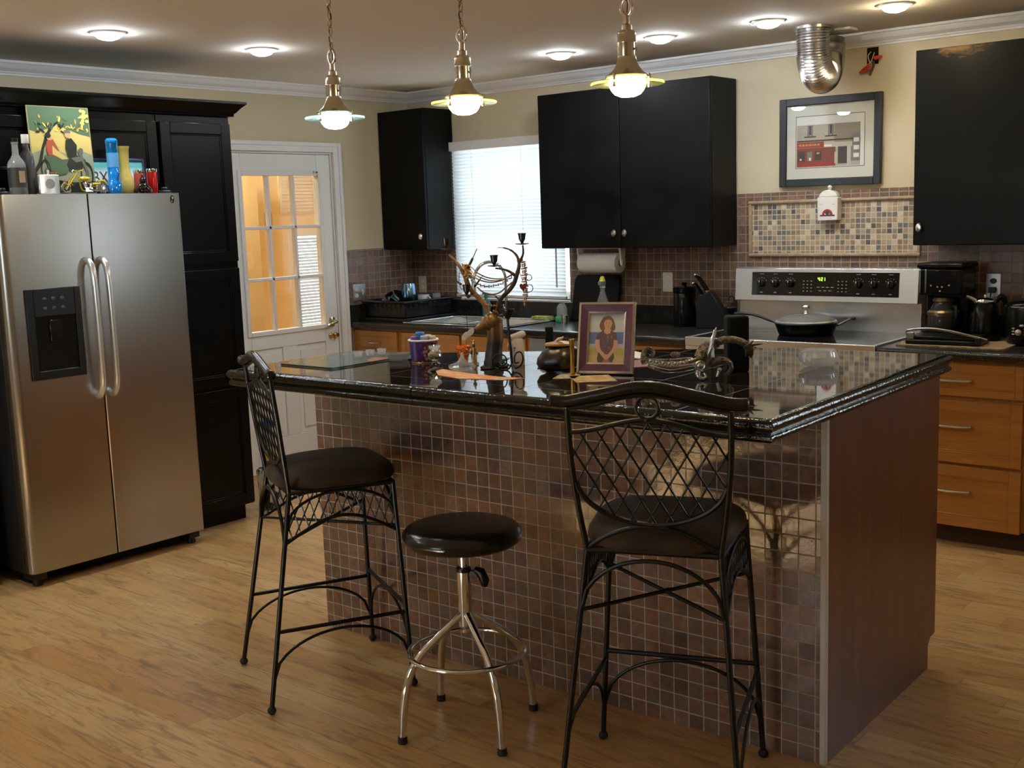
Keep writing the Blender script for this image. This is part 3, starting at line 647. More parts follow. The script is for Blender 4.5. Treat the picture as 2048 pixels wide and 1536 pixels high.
# ------------------------------------------------------------------ island
IX, IY, IR = 4.510, -2.957, .02534
isl = thing('kitchen_island', 'kitchen island with slate tiled front and dark cherry end panel', 'kitchen island', (IX, IY, 0), IR)
def L2(x, y):
    c, s = math.cos(-IR), math.sin(-IR); dx, dy = x-IX, y-IY; return (c*dx-s*dy, s*dx+c*dy)
BW = 2.0816; BT = 1.012
TOPW = [(2.402,-3.405),(4.560,-3.374),(4.508,-1.968),(3.936,-1.99),(2.68,-2.735),(2.378,-2.775)]
TOP = [L2(*p) for p in TOPW]
MB().box(-BW,-.012,0,-.014,0,BT).build('tiled_front', M['tileI'], isl, smooth=0)
MB().box(-.014,-.014,0,.004,.004,BT).build('corner_trim', simple('pale_edge_strip', (.62,.62,.64), .35), isl, bevel=.002)
MB().prism([(.004,0),(.845,0),(.845,.085),(.868,.105),(.911,.110),(.911,BT),(.004,BT)], 'x', -.016, .003).build('end_panel', M['cherry'], isl, smooth=0)
core = MB().prism([(-BW+.01,.001),(-.018,.001),(-.018,.84),(-BW+.01,.84)], 'z', 0, .10)
core.prism([(-BW,.001),(-.018,.001),(-.018,.905),(-BW,.905)], 'z', .10, .870)
core.prism([(-BW,.001),(-.018,.001),(-.018,.905),(-.545,.905),(-1.77,.17),(-BW,.14)], 'z', .870, BT)
core.build('body', M['honeyx'], isl, smooth=0)
for i in range(4):
    dd = panel_door(.36, .55, .02, .06, .006).build('door', H, isl, bevel=.002, loc=(-.08-i*.47,.9055,.13), rot=(0,0,PI)); bow_pull(dd, .05, -.02, .48, .10)
low = MB().prism([(-.58,.93),(-1.79,.205),(-BW-.02,.175),(-BW-.02,.93)], 'z', .8735, .914)
lo = low.build('prep_worktop', M['granite'], isl, bevel=.004)
# raised bar top: slab with glazed edge tiles, one worktop
bar = thing('countertop', 'raised L-shaped polished dark stone bar top with glazed black edge tiles', 'worktop', (IX, IY, 0), IR)
def inset(P, d):
    out = []; n = len(P)
    for i in range(n):
        a, b, c = Vector(P[i-1]), Vector(P[i]), Vector(P[(i+1)%n]); e1 = (b-a).normalized(); e2 = (c-b).normalized()
        n1 = Vector((-e1.y, e1.x)); n2 = Vector((-e2.y, e2.x)); k = (n1+n2); k = k/ (1+n1.dot(n2)); out.append(tuple(b+k*d))
    return out
BASE = inset(TOP, .022)
MB().prism(BASE, 'z', 1.013, 1.075).build('stone_slab', M['isltop'], bar, smooth=0)
pr = [(0,1.0745)] + [(.007+.015*math.cos(math.radians(a)), 1.0575+.0165*math.sin(math.radians(a))) for a in (80,55,30,5,-20,-45,-65)] + [(.009,1.038)] + [(.006+.011*math.cos(math.radians(a)), 1.026+.0115*math.sin(math.radians(a))) for a in (70,40,10,-20,-50,-80)] + [(0,1.0135)]
rim = MB(); n = len(BASE); npf = len(pr)
for i in range(n):
    a, b = Vector(BASE[i]), Vector(BASE[(i+1)%n]); pa, nb = Vector(BASE[i-1]), Vector(BASE[(i+2)%n])
    e_ = (b-a); Ln = e_.length; e_.normalize(); no = Vector((e_.y, -e_.x))
    def tanh_(p, q, r):
        u, v_ = (q-p).normalized(), (r-q).normalized(); return math.tan(math.atan2(u.x*v_.y-u.y*v_.x, u.dot(v_))/2)
    ta, tb = tanh_(pa, a, b), tanh_(a, b, nb)
    ks = max(1, round(Ln/.305)); cuts = [Ln*j/ks for j in range(ks+1)]
    for j in range(ks):
        vs = []
        for endk in (0, 1):
            s_ = cuts[j+endk]
            for o_, z_ in pr:
                if endk == 0: sh = -ta*o_ if j == 0 else .0012
                else: sh = tb*o_ if j == ks-1 else -.0012
                q = a + e_*(s_+sh) + no*o_; vs.append((q.x, q.y, z_))
        rim.add(vs, [(k, k+1, npf+k+1, npf+k) for k in range(npf-1)] + [(npf-1, 0, npf, 2*npf-1)] + [tuple(range(npf-1,-1,-1)), tuple(range(npf,2*npf))])
rim.build('edge_tiles', M['rim'], bar, smooth=50)

# ------------------------------------------------------------------ wrought iron bar chairs
IRN = M['iron']
def make_chair(label, loc, rz):
    t = thing('bar_chair', label, 'bar chair', (*loc, 0), rz, 'wrought iron bar chairs')
    ZS = .715; bx, by, fx, fy = .176, -.13, .195, .22
    def lerp(a, b, f): return tuple(a[k]+(b[k]-a[k])*f for k in range(3))
    ends = {}
    for s in (-1, 1):
        for nm, ft, tp in (('b', (s*.24,-.245,.014), (s*bx,by,ZS)), ('f', (s*.24,.245,.014), (s*fx,fy,ZS))):
            lg = MB().tube([ft, tp], .0082, 10).build('leg', IRN, t); ends[nm, s] = (ft, tp)
            MB().sphere((ft[0],ft[1],.0135), .0135, (1.1,1.1,1), 14).build('foot', M['rubber'], lg)
    leg = lambda nm, s, z: lerp(*ends[nm, s], (z-.014)/(ZS-.014))
    fb = MB()
    ring_ = [(-bx,by,ZS),(bx,by,ZS),(fx,fy,ZS),(-fx,fy,ZS)]
    for i in range(4): fb.tube([ring_[i], ring_[(i+1)%4]], .0085, 10)
    fb.build('seat_frame', IRN, t)
    # cushion
    cu = MB(); prof = [(.0,.718),(.80,.718),(.955,.724),(1.0,.742),(.99,.765),(.94,.786),(.84,.803),(.66,.816),(.4,.824),(.0,.827)]
    N = 40; vs = []; cyy = .052
    for (s_, z) in prof[1:-1]:
        for k in range(N):
            a = 2*PI*k/N; ca, sa = math.cos(a), math.sin(a); q = (abs(ca)**3.6+abs(sa)**3.4)**(-1/3.4)
            X, Y = ca*q*s_, sa*q*s_; vs.append((X*(.205+.014*Y), cyy+Y*.208, .718+(z-.718)*.70 - .006*max(0,-Y)**2*(1 if s_>.6 else 0)))
    m_ = len(prof)-2; vs += [(0,cyy,.718),(0,cyy,.794)]
    fs = [(i*N+k, i*N+(k+1)%N, (i+1)*N+(k+1)%N, (i+1)*N+k) for i in range(m_-1) for k in range(N)]
    fs += [(m_*N, (k+1)%N, k) for k in range(N)] + [(m_*N+1, (m_-1)*N+k, (m_-1)*N+(k+1)%N) for k in range(N)]
    cu.add(vs, fs).build('seat', M['suede'], t, smooth=80)
    # back
    def post(z):   # centre line of the right-hand post
        P = [(.176,-.130,.715),(.193,-.144,.83),(.205,-.158,.95),(.2085,-.168,1.04),(.2085,-.174,1.105)]
        for a, b in zip(P, P[1:]):
            if z <= b[2]: f = (z-a[2])/(b[2]-a[2]); return lerp(a, b, f)
        return P[-1]
    yb = lambda z: post(min(max(z,.716),1.10))[1]
    for s in (-1, 1):
        MB().tube(cr([(s*post(z)[0], post(z)[1], z) for z in (.716,.83,.95,1.04,1.10)], 5), .0082, 10).build('back_post', IRN, t)
    tr = cr([(-.247,-.178,1.118),(-.205,-.177,1.118),(-.12,-.180,1.136),(0,-.184,1.158),(.12,-.180,1.136),(.205,-.177,1.118),(.247,-.178,1.118)], 8)
    b = MB().tube(tr, .0165, 14); 
    for p in (tr[0], tr[-1]): b.sphere(p, .0165, (.5,1,1), 12)
    b.build('top_rail', simple('chair_rail_black', (.004,.004,.0045), .2, 0.0, bump=.1, bscale=200), t, smooth=60)
    zt = lambda x: 1.036+.036*(.5+.5*math.cos(PI*min(1,abs(x)/.205)))
    def zu(x): f = min(1, abs(x)/.196); return .792+.118*(1-math.sqrt(max(0,1-f**2)))**.95 if f < 1 else .91
    rl = MB().tube([(x, yb(1.1)-.004, 1.100+.036*(.5+.5*math.cos(PI*abs(x)/.2085))) for x in [(-.2085+.417*i/24) for i in range(25)]], .0055, 8)
    rl.tube([(x, yb(zt(x)), zt(x)) for x in [-.206+.412*i/24 for i in range(25)]], .0068, 8)
    rl.tube([(x, yb(zu(x)), zu(x)) for x in [-.1955*math.cos(PI*i/28) for i in range(29)]], .0075, 8)
    rl.tube([(x, by+(yb(.79)-by)*(1-(x/bx)**2), .717+.070*(1-(x/bx)**2)) for x in [-bx+2*bx*i/20 for i in range(21)]], .006, 8)
    rl.build('back_frame', IRN, t)
    MB().torus((0, yb(1.09), 1.104), .0285, .0048, 26, 8, axis='y').tube([(0,yb(1.07),1.076),(0,yb(1.07),1.070)], .010, 8).build('back_ring', IRN, t)
    lt = MB(); sl_ = 1.70; step = .0485
    for sg in (-1, 1):
        for k in range(-14, 15):
            pts = []
            for i in range(121):
                x = -.205+.41*i/120; z = 1.064+sg*sl_*(x-k*step)
                lim = post(min(max(z,.72),1.1))[0] if z > .72 else 0
                if abs(x) < .196 and zu(x) < z < zt(x) or (z >= .905 and abs(x) < lim and z < zt(x)): pts.append((x, yb(z)+.002*sg, z))
            if len(pts) > 4: lt.tube([pts[0], pts[-1]], .0027, 6)
    lt.build('back_lattice', IRN, t)
    # aprons below the seat: arch at each side with crossed rods above it
    def arch(nm1, s1, nm2, s2, z0, rise, b, r=.006, n_=20):
        p, q = leg(nm1, s1, z0), leg(nm2, s2, z0); pts = []
        for i in range(n_+1):
            f = i/n_; c = lerp(p, q, f); pts.append((c[0], c[1], z0+rise*math.sqrt(max(0, 1-(2*f-1)**2))))
        b.tube(pts, r, 8); return pts
    ap = MB()
    arch('b',-1,'b',1,.545,.155,ap); ap.build('apron_arch', IRN, t); ap = MB(); arch('f',-1,'f',1,.545,.155,ap); ap.build('apron_arch', IRN, t)
    for s in (-1, 1):
        b = MB(); lo = lambda f: .548+.075*math.sin(PI*f)**1.0
        P = [lerp(leg('b',s,lo(i/20)), leg('f',s,lo(i/20)), i/20) for i in range(21)]; b.tube(P, .0058, 8)
        P = [lerp(leg('b',s,.62), leg('f',s,.62), i/20) for i in range(21)]
        b.tube([(p[0], p[1], .60+.108*math.sqrt(max(0,1-(2*i/20-1)**2))) for i, p in enumerate(P)], .0050, 8)
        for sg in (-1, 1):
            for k in range(-4, 12):
                pts = []
                for i in range(81):
                    f = i/80; z = .64+sg*.95*(f-.5) + (k-4)*.082
                    if lo(f) < z < ZS: c = lerp(leg('b',s,z), leg('f',s,z), f); pts.append((c[0]+s*.001*sg, c[1], z))
                if len(pts) > 5: b.tube([pts[0], pts[-1]], .0026, 5)
        b.build('side_lattice', IRN, t)
    xb_ = MB()
    xb_.tube([leg('b',-1,.555), leg('f',1,.565)], .0058, 8).tube([leg('b',1,.555), leg('f',-1,.565)], .0058, 8)
    c0 = lerp(leg('b',-1,.555), leg('f',1,.565), .5); xb_.sphere(c0, .010, (1,1,.8), 10); xb_.build('cross_brace', IRN, t)
    for s in (-1, 1):
        b = MB().tube([leg('b',s,.265), leg('f',s,.265)], .0070, 8); arch('b',s,'f',s,.10,.150,b,.0052); b.build('stretcher', IRN, t)
    b = MB().tube([leg('f',-1,.29), leg('f',1,.29)], .0075, 8); arch('f',-1,'f',1,.11,.165,b,.0055); b.build('foot_rest', IRN, t)
    return t
make_chair('wrought iron bar chair at the left end of the island, seen side-on', (2.8135,-3.366), -.46)
make_chair('wrought iron bar chair with its lattice back toward the viewer', (4.215,-3.342), .378)

# ------------------------------------------------------------------ round chrome stool
st = thing('round_stool', 'round black vinyl stool on four chrome legs between the bar chairs', 'stool', (3.508,-3.375,0), math.radians(-23))
MB().lathe([(0,.598),(.150,.598),(.172,.602),(.183,.612),(.187,.625),(.184,.638),(.172,.650),(.150,.657),(.10,.661),(0,.663)], seg=48).build('seat', M['vinyl'], st, smooth=70)
MB().lathe([(0,.594),(.06,.594),(.06,.597),(0,.597)], seg=24).build('seat_plate', M['blackm'], st)
MB().lathe([(.0125,.50),(.0125,.595),(0,.595)], seg=20).build('inner_post', M['chrome'], st)
MB().lathe([(0,.315),(.020,.315),(.0215,.33),(.0215,.512),(0,.512)], seg=24).build('post', M['chrome'], st)
MB().ring([(.0125,.508),(.024,.508),(.025,.514),(.023,.520),(.0125,.521)], seg=24).build('collar', M['blackp'], st)
hb = MB().box(.018,-.008,.492,.045,.008,.512).tube([(.035,0,.515),(.055,0,.508),(.066,0,.480),(.064,0,.462)], [.012,.018,.020,.012], 12, flat=.8); ho = hb.build('release_lever', M['blackp'], st, bevel=.002, smooth=60); ho.rotation_euler = (0,0,math.radians(50))
for k in range(4):
    P = cr([(.012,0,.372),(.09,0,.318),(.160,0,.262),(.200,0,.195),(.220,0,.10),(.228,0,.012)], 8)
    l = MB().tube(P, .0125, 14).build('leg', M['chrome'], st, smooth=60, rot=(0,0,k*PI/2))
    MB().lathe([(0,0),(.0145,0),(.0150,.006),(.0140,.022),(0,.022)], (.228,0,0), 16).build('foot', M['rubber'], l)
MB().torus((0,0,.252), .180, .0085, 48, 10).build('foot_ring', M['chrome'], st, smooth=60)

# ------------------------------------------------------------------ pendant lamps over the bar
def disc_glass(name, tint):
    g = G(name); tr_ = g.n('BsdfTransparent', {0: tint}); gl_ = g.n('BsdfGlossy', {0: (1,1,1), 'Roughness': .05}); tl = g.n('BsdfTranslucent', {0: tint})
    lw = g.n('LayerWeight', {0: .45}); m1 = g.n('MixShader', {0: .55, 1: tr_.outputs[0], 2: tl.outputs[0]})
    mx = g.n('MixShader', {0: g.math('MULTIPLY_ADD', lw.outputs['Fresnel'], .6, .06), 1: m1.outputs[0], 2: gl_.outputs[0]}); g.t.links.new(mx.outputs[0], g.out.inputs[0]); return g.m
GD = {'c': disc_glass('pendant_glass_cool_lit', (.62,.93,.88)), 'w': disc_glass('pendant_glass_warm_lit', (.80,.93,.55))}
antique = simple('antique_brass_chain', (.40,.30,.18), .3, 1.0)
nick = simple('pendant_nickel', (.60,.54,.45), .22, 1.0)
def pendant(x, warm, label):
    z = 1.957; t = thing('pendant_lamp', label, 'pendant lamp', (x,-3.05,z), 0, 'pendant lamps over the bar')
    GK = 'w' if warm else 'c'
    body = [(.0,.017),(.062,.017),(.064,.022),(.056,.027),(.044,.036),(.034,.050),(.028,.066),(.0255,.076),(.0265,.080),(.0265,.112),(.0275,.114),(.0275,.118),(.0265,.120),(.0265,.142),(.021,.149),(.015,.151),(.015,.164),(.012,.167),(.009,.168),(.009,.192),(0,.192)]
    MB().lathe(body, seg=32).build('lamp_body', nick, t, smooth=30)
    MB().ring([(.050,.003),(.104,-.003),(.1075,.0),(.1065,.004),(.104,.0055),(.050,.011)], seg=56).build('glass_disc', GD[GK], t)
    MB().lathe([(0,-.038),(.022,-.036),(.038,-.029),(.048,-.017),(.053,-.004),(.052,.012),(0,.012)], seg=32).build('lens', M['pwarm' if warm else 'pcool'], t)
    b = MB()
    for k in range(3):
        a = 2*PI*k/3+.5; cx, cy = .064*math.cos(a), .064*math.sin(a); b.lathe([(0,-.012),(.005,-.012),(.006,-.006),(.004,-.004),(.004,.026),(0,.028)], (cx,cy,0), 10)
    b.build('glass_clip', nick, t)
    MB().lathe([(0,0),(.004,.002),(.005,.006),(0,.010)], (0,0,0), 10, axis='x').xf(Matrix.Translation((.0265,0,.095))).build('thumb_screw', nick, t)
    b = MB(); P = [(.017*math.sin(a), 0, .215+.024*math.cos(a)) for a in [2*PI*i/20 for i in range(20)]]; b.tube(P, .0045, 8, closed=True, flat=1.4); b.build('loop', nick, t)
    ch = MB(); zz = .237; k = 0; top = ZC-z-.022
    while zz < top:
        P = []
        for i in range(16):
            a = 2*PI*i/16; u, v_ = .0085*math.sin(a), .0165*math.cos(a); P.append((u, 0, zz+.012+v_) if k % 2 else (0, u, zz+.012+v_))
        ch.tube(P, .0022, 6, closed=True); zz += .0265; k += 1
    ch.build('chain', antique, t)
    MB().tube([(.004*math.sin(i*1.1), .004*math.cos(i*.9), .20+i*(top-.19)/14) for i in range(15)], .0016, 6).build('cord', M['blackm'], t)
    MB().lathe([(0,top-.004),(.012,top-.002),(.045,top+.006),(.055,top+.018),(.055,top+.022),(0,top+.022)], seg=32).build('canopy', nick, t)
pendant(2.665, False, 'pendant lamp with cool white light and greenish glass disc, over the left of the bar')
pendant(3.292, True, 'warm pendant lamp in front of the window, between the two others')
pendant(3.931, True, 'warm pendant lamp over the right of the bar, before the double black cabinet')
# ================================================================== small things
RZ = 0.70          # turned to look across the room
def C_(name, col, rough=.4, **k): return simple(name, col, rough, **k)
def flat(b, pts, y=0.0, m=0): return b.poly([(p[0], y, p[1]) for p in pts], m)
def ell(cx, cz, rx, rz_, n=20, rot=0):
    return [(cx+rx*math.cos(2*PI*i/n)*math.cos(rot)-rz_*math.sin(2*PI*i/n)*math.sin(rot), cz+rx*math.cos(2*PI*i/n)*math.sin(rot)+rz_*math.sin(2*PI*i/n)*math.cos(rot)) for i in range(n)]
def rect(x0, z0, x1, z1): return [(x0,z0),(x1,z0),(x1,z1),(x0,z1)]
FONT = None
def text(name, s, size, mat, parent, loc, rot=(PI/2,0,0), sx=1.0, ext=.0004):
    cu = bpy.data.curves.new(name, 'FONT'); cu.body = s; cu.size = size; cu.extrude = ext; cu.align_x = 'CENTER'; cu.align_y = 'CENTER'
    o = bpy.data.objects.new(name+'_tmp', cu); COL.objects.link(o)
    dg = bpy.context.evaluated_depsgraph_get(); me = bpy.data.meshes.new_from_object(o.evaluated_get(dg)); bpy.data.objects.remove(o, do_unlink=True)
    me.materials.clear(); me.materials.append(mat)
    m = bpy.data.objects.new(name, me); COL.objects.link(m); m.parent = parent; m.location = loc; m.rotation_euler = rot; m.scale = (sx,1,1); return m

GLASSY = G('clear_glass'); GLASSY.p(Base_Color=(.93,.96,.95), Roughness=.02, IOR=1.45, Transmission_Weight=1.0); GLASSY = GLASSY.m
def crystal(name, fac=.52):
    g = G(name); t_ = g.n('BsdfTransparent', {0: (.96,.97,.97)}); gl_ = g.n('BsdfGlossy', {0: (1,1,1), 'Roughness': .06}); tl = g.n('BsdfTranslucent', {0: (.9,.9,.9)})
    m1 = g.n('MixShader', {0: .5, 1: gl_.outputs[0], 2: tl.outputs[0]}); mx = g.n('MixShader', {0: fac, 1: t_.outputs[0], 2: m1.outputs[0]}); g.t.links.new(mx.outputs[0], g.out.inputs[0]); return g.m
CRYSTAL = crystal('cut_crystal')
def thinmat(name, tint, tr=.75, rough=.05):
    g = G(name); t = g.n('BsdfTransparent', {0: tint}); p = g.b; g.p(Base_Color=tuple(c*.6 for c in tint), Roughness=rough)
    mx = g.n('MixShader', {0: 1-tr, 1: t.outputs[0], 2: p.outputs[0]}); g.t.links.new(mx.outputs[0], g.out.inputs[0]); return g.m

# ---------------- on top of the refrigerator
FT = 1.7530
def on_fridge(name, label, cat, x, y, rz=PI/2, grp=None): return thing(name, label, cat, (x, y, FT), rz, grp)
t = on_fridge('glass_bottle', 'clear square-shouldered glass bottle, tallest neck hidden behind the tin flask, leftmost on the refrigerator', 'bottle', .930, -3.360); t['label'] = 'broad clear glass bottle with paper label, leftmost on the refrigerator'
MB().lathe([(0,0),(.036,0),(.038,.005),(.038,.125),(.034,.140),(.020,.160),(.014,.172),(.013,.215),(.015,.217),(.015,.226),(.0,.226)], seg=28).build('bottle_body', thinmat('clear_bottle_glass', (.80,.84,.84), .62), t)
MB().lathe([(.0388,.03),(.0388,.115)], seg=28).build('label', C_('bottle_label_dark', (.035,.032,.03), .5), t); MB().box(-.012,-.0400,.05,.014,-.0385,.10).build('label_patch', C_('bottle_label_tan', (.35,.27,.16), .5), t)
MB().lathe([(.0145,.226),(.0155,.228),(.0155,.243),(0,.244)], seg=20).build('cap', M['blackp'], t)
t = on_fridge('glass_bottle', 'slim dark glass bottle with white cap beside the motorcycle poster', 'bottle', .905, -3.298)
MB().lathe([(0,0),(.030,0),(.031,.005),(.031,.15),(.026,.175),(.015,.195),(.013,.205),(.013,.225),(0,.225)], seg=28).build('bottle_body', thinmat('smoked_bottle_glass', (.20,.20,.21), .45), t)
MB().lathe([(.0318,.03),(.0318,.13)], seg=28).build('label', C_('bottle_label_grey', (.06,.05,.05), .5), t); MB().lathe([(.0145,.222),(.016,.224),(.016,.262),(0,.263)], seg=20).build('cap', M['white'], t)
t = on_fridge('hip_flask', 'brushed steel hip flask standing before the motorcycle poster', 'flask', .945, -3.228)
pf_ = [(-.048,-.010),(-.030,-.014),(0,-.0155),(.030,-.014),(.048,-.010),(.050,0),(.048,.008),(.030,.005),(0,.003),(-.030,.005),(-.048,.008),(-.050,0)]
MB().prism(pf_, 'z', 0, .086).build('flask_body', M['steelx'], t, bevel=.004); MB().lathe([(.006,.086),(.006,.092),(.010,.093),(.010,.106),(0,.107)], seg=18).build('screw_cap', M['chrome'], t)
MB().lathe([(0,.0005),(.022,.0005),(.022,0),(0,0)], seg=28, axis='y').xf(Matrix.Translation((0,-.0158,.045)) @ Matrix.Diagonal((1,-1,1,1))).build('round_emblem', C_('flask_emblem', (.35,.35,.36), .4, metal=1.0), t)
# poster: a couple-free stand-in with tree, yellow sky and a sidecar motorcycle
t = on_fridge('tin_sign', 'yellow and green tin poster of a motorcycle with sidecar under a tree', 'poster', .878, -3.105)
t.rotation_euler = (math.radians(-3), 0, PI/2); PW, PH = .300, .392; z0 = .004
MB().box(-PW/2,0,z0,PW/2,.006,z0+PH).build('sign_plate', C_('poster_edge', (.38,.33,.16), .4), t, bevel=.002)
cols = [(.62,.50,.16),(.085,.155,.085),(.85,.60,.14),(.30,.33,.22),(.018,.026,.018),(.55,.36,.07),(.14,.155,.12),(.42,.09,.05),(.62,.36,.20),(.10,.13,.09)]
pm = [C_('poster_paint_'+n_, c, .35) for n_, c in zip(('yellow','green','gold','haze','ink','leaf','grey','red','skin','moss'), cols)]
pb = MB(); X = lambda u: (u-.5)*PW; Z = lambda v: z0+v*PH
def PP(pts, m, y): flat(pb, [(X(a), Z(b_)) for a, b_ in pts], -y, m)
PP(rect(.015,.01,.985,.99), 0, .0004)
PP([(.015,.99),(.985,.99),(.985,.66),(.80,.69),(.62,.74),(.45,.80),(.3,.74),(.12,.70),(.015,.72)], 1, .0008)
PP([(.015,.0),(.985,.0),(.985,.45),(.8,.50),(.55,.46),(.3,.52),(.015,.46)], 3, .0008)
PP([(.015,.01),(.985,.01),(.985,.14),(.6,.13),(.3,.17),(.015,.24)], 4, .0012)
tr_ = [(.02,.27),(.10,.36),(.17,.52),(.26,.68),(.36,.78),(.47,.83)]; up_ = [(.03,.22),(.14,.32),(.205,.50),(.295,.655),(.385,.755),(.48,.81)]
PP(tr_ + up_[::-1], 4, .0016)
rnd = random.Random(3)
for k in range(46):
    a = rnd.uniform(.1,.95); b_ = rnd.uniform(.68,.80)+.10*rnd.random(); PP([(a+p[0], b_+p[1]) for p in ell(0,0,rnd.uniform(.015,.045),rnd.uniform(.008,.02),7,rnd.uniform(0,3))], rnd.choice([4,1,5,5,2]), .002+.00002*k)
for k in range(14): PP(ell(.86+.1*rnd.random(), .80+.16*rnd.random(), .03,.02,7), 2, .003+.00002*k)
def wheel(cx, cz, rx, rz_):
    for i in range(24):
        a0, a1 = 2*PI*i/24, 2*PI*(i+1)/24; q = .80
        PP([(cx+rx*math.cos(a0),cz+rz_*math.sin(a0)),(cx+rx*math.cos(a1),cz+rz_*math.sin(a1)),(cx+q*rx*math.cos(a1),cz+q*rz_*math.sin(a1)),(cx+q*rx*math.cos(a0),cz+q*rz_*math.sin(a0))], 4, .0042)
    PP(ell(cx,cz,rx*.25,rz_*.22,12), 6, .0043)
PP([(.20,.44),(.62,.40),(.60,.30),(.52,.23),(.36,.21),(.24,.29)], 1, .0038); PP([(.22,.42),(.58,.385),(.56,.36),(.24,.39)], 9, .0040)
wheel(.20,.27,.075,.125); wheel(.86,.22,.105,.15)
PP([(.60,.42),(.74,.44),(.86,.39),(.84,.33),(.72,.28),(.58,.26),(.54,.33)], 4, .0041); PP([(.62,.41),(.76,.43),(.84,.385),(.70,.36)], 6, .0044); PP([(.74,.50),(.78,.52),(.90,.23),(.86,.22)], 6, .0045); PP(ell(.80,.50,.035,.03,12), 6, .0046)
PP([(.57,.62),(.66,.64),(.74,.56),(.72,.44),(.58,.42),(.55,.52)], 4, .0046); PP(ell(.60,.675,.040,.035,14), 8, .0047); PP([(.54,.69),(.66,.70),(.64,.735),(.56,.73)], 6, .0048)
PP([(.26,.60),(.36,.62),(.44,.50),(.42,.42),(.26,.44),(.24,.52)], 7, .0046); PP(ell(.30,.645,.040,.035,14), 8, .0047); PP(ell(.285,.665,.048,.034,14), 4, .00475); PP([(.34,.55),(.40,.50),(.58,.40),(.48,.39),(.33,.45)], 0, .0048)
pb.build('poster_art', pm, t, smooth=0)
om = C_('poster_lettering_orange', (.60,.16,.06), .4)
text('lettering', 'ET', .040, om, t, (-.058, -.0052, .085), sx=1.1); text('lettering', 'AR', .040, om, t, (.005, -.0052, .052), sx=1.1)
# licence plate
t = on_fridge('license_plate', 'pale blue and white licence plate leaning behind the blue tube and yellow vase', 'licence plate', .863, -2.830)
t.location.z = FT+.008; t.rotation_euler = (math.radians(-6), 0, PI/2)
g = G('plate_face'); o_ = g.xyz(g.obj()); g.p(Base_Color=g.ramp(g.mapr(o_[2], .0, .15, 0, 1), [(.0,(.72,.74,.72)),(.55,(.70,.76,.76)),(.80,(.10,.42,.46)),(1,(.10,.42,.46))]), Roughness=.35)
MB().box(-.145,0,0,.145,.002,.152).build('plate', g.m, t, bevel=.001)
fm = MB(); 
for b_ in [(-.152,-.006,-.142,.160),(.142,-.006,.152,.160),(-.142,-.006,.142,.006),(-.142,.146,.142,.160)]: fm.box(b_[0],-.004,b_[1],b_[2],.006,b_[3])
fm.build('plate_frame', C_('plate_frame_navy', (.02,.035,.10), .2, metal=.6), t, bevel=.002)
ink = C_('plate_ink', (.03,.05,.07), .5)
text('plate_letters', 'BX', .080, ink, t, (-.088,-.0006,.068), sx=.80); text('plate_letters', '7', .080, ink, t, (.035,-.0006,.068), sx=.8); text('plate_letters', '1', .080, ink, t, (.100,-.0006,.068), sx=.8)
# model chopper
t = on_fridge('toy_motorcycle', 'yellow and chrome model chopper motorcycle in front of the poster', 'model motorcycle', .95, -3.05)
YM = C_('toy_yellow', (.62,.50,.05), .2, coat=.6); CH = M['chrome']
for x, r in ((-.098,.026),(.085,.026)):
    w_ = MB().torus((x,0,r), r-.006, .006, 28, 8, axis='y'); w_.lathe([(0,-.004),(.006,-.004),(.006,.004),(0,.004)], (x,0,r), 10, axis='y')
    for k in range(10): a = 2*PI*k/10; w_.tube([(x,0,r),(x+(r-.008)*math.cos(a),0,r+(r-.008)*math.sin(a))], .0012, 5)
    w_.build('wheel', CH, t)
b = MB().tube([(-.098,-.009,.026),(-.045,-.009,.092)], .003, 8).tube([(-.098,.009,.026),(-.045,.009,.092)], .003, 8).tube([(-.045,-.02,.098),(-.040,0,.102),(-.045,.02,.098)], .0028, 8).tube([(-.045,-.02,.098),(-.025,-.028,.105)], .003, 8).tube([(-.045,.02,.098),(-.025,.028,.105)], .003, 8); b.build('fork', YM, t)
MB().tube(cr([(-.043,0,.088),(-.03,0,.05),(-.018,0,.016),(.03,0,.014),(.075,0,.026)],6), .0034, 8).tube(cr([(-.040,0,.082),(-.005,0,.058),(.03,0,.036),(.075,0,.028)],6), .0034, 8).build('frame', YM, t)
MB().sphere((-.005,0,.068), .020, (1.5,.6,.55), 16).build('fuel_tank', YM, t); MB().sphere((.045,0,.044), .020, (1.4,.6,.35), 14).tube(cr([(.06,0,.055),(.085,0,.058),(.11,0,.04)],6),[.005,.007,.004],8).build('seat', YM, t)
e_ = MB(); 
for a in (-.35, .35): e_.lathe([(.008,0),(.010,.004),(.008,.008),(.010,.012),(.008,.016),(.010,.020),(.008,.026),(0,.028)], (0,0,0), 12).xf(Matrix.Translation((.010+a*.03,0,.026)) @ Matrix.Rotation(a,4,'Y'), len(e_.v)-96)
e_.tube(cr([(.01,-.010,.022),(.04,-.014,.014),(.10,-.014,.012)],6), .0038, 8).box(-.008,-.009,.010,.028,.009,.028); e_.build('engine', CH, t)
MB().sphere((-.058,0,.100), .009, (1,1,1), 14).build('headlamp', CH, t)
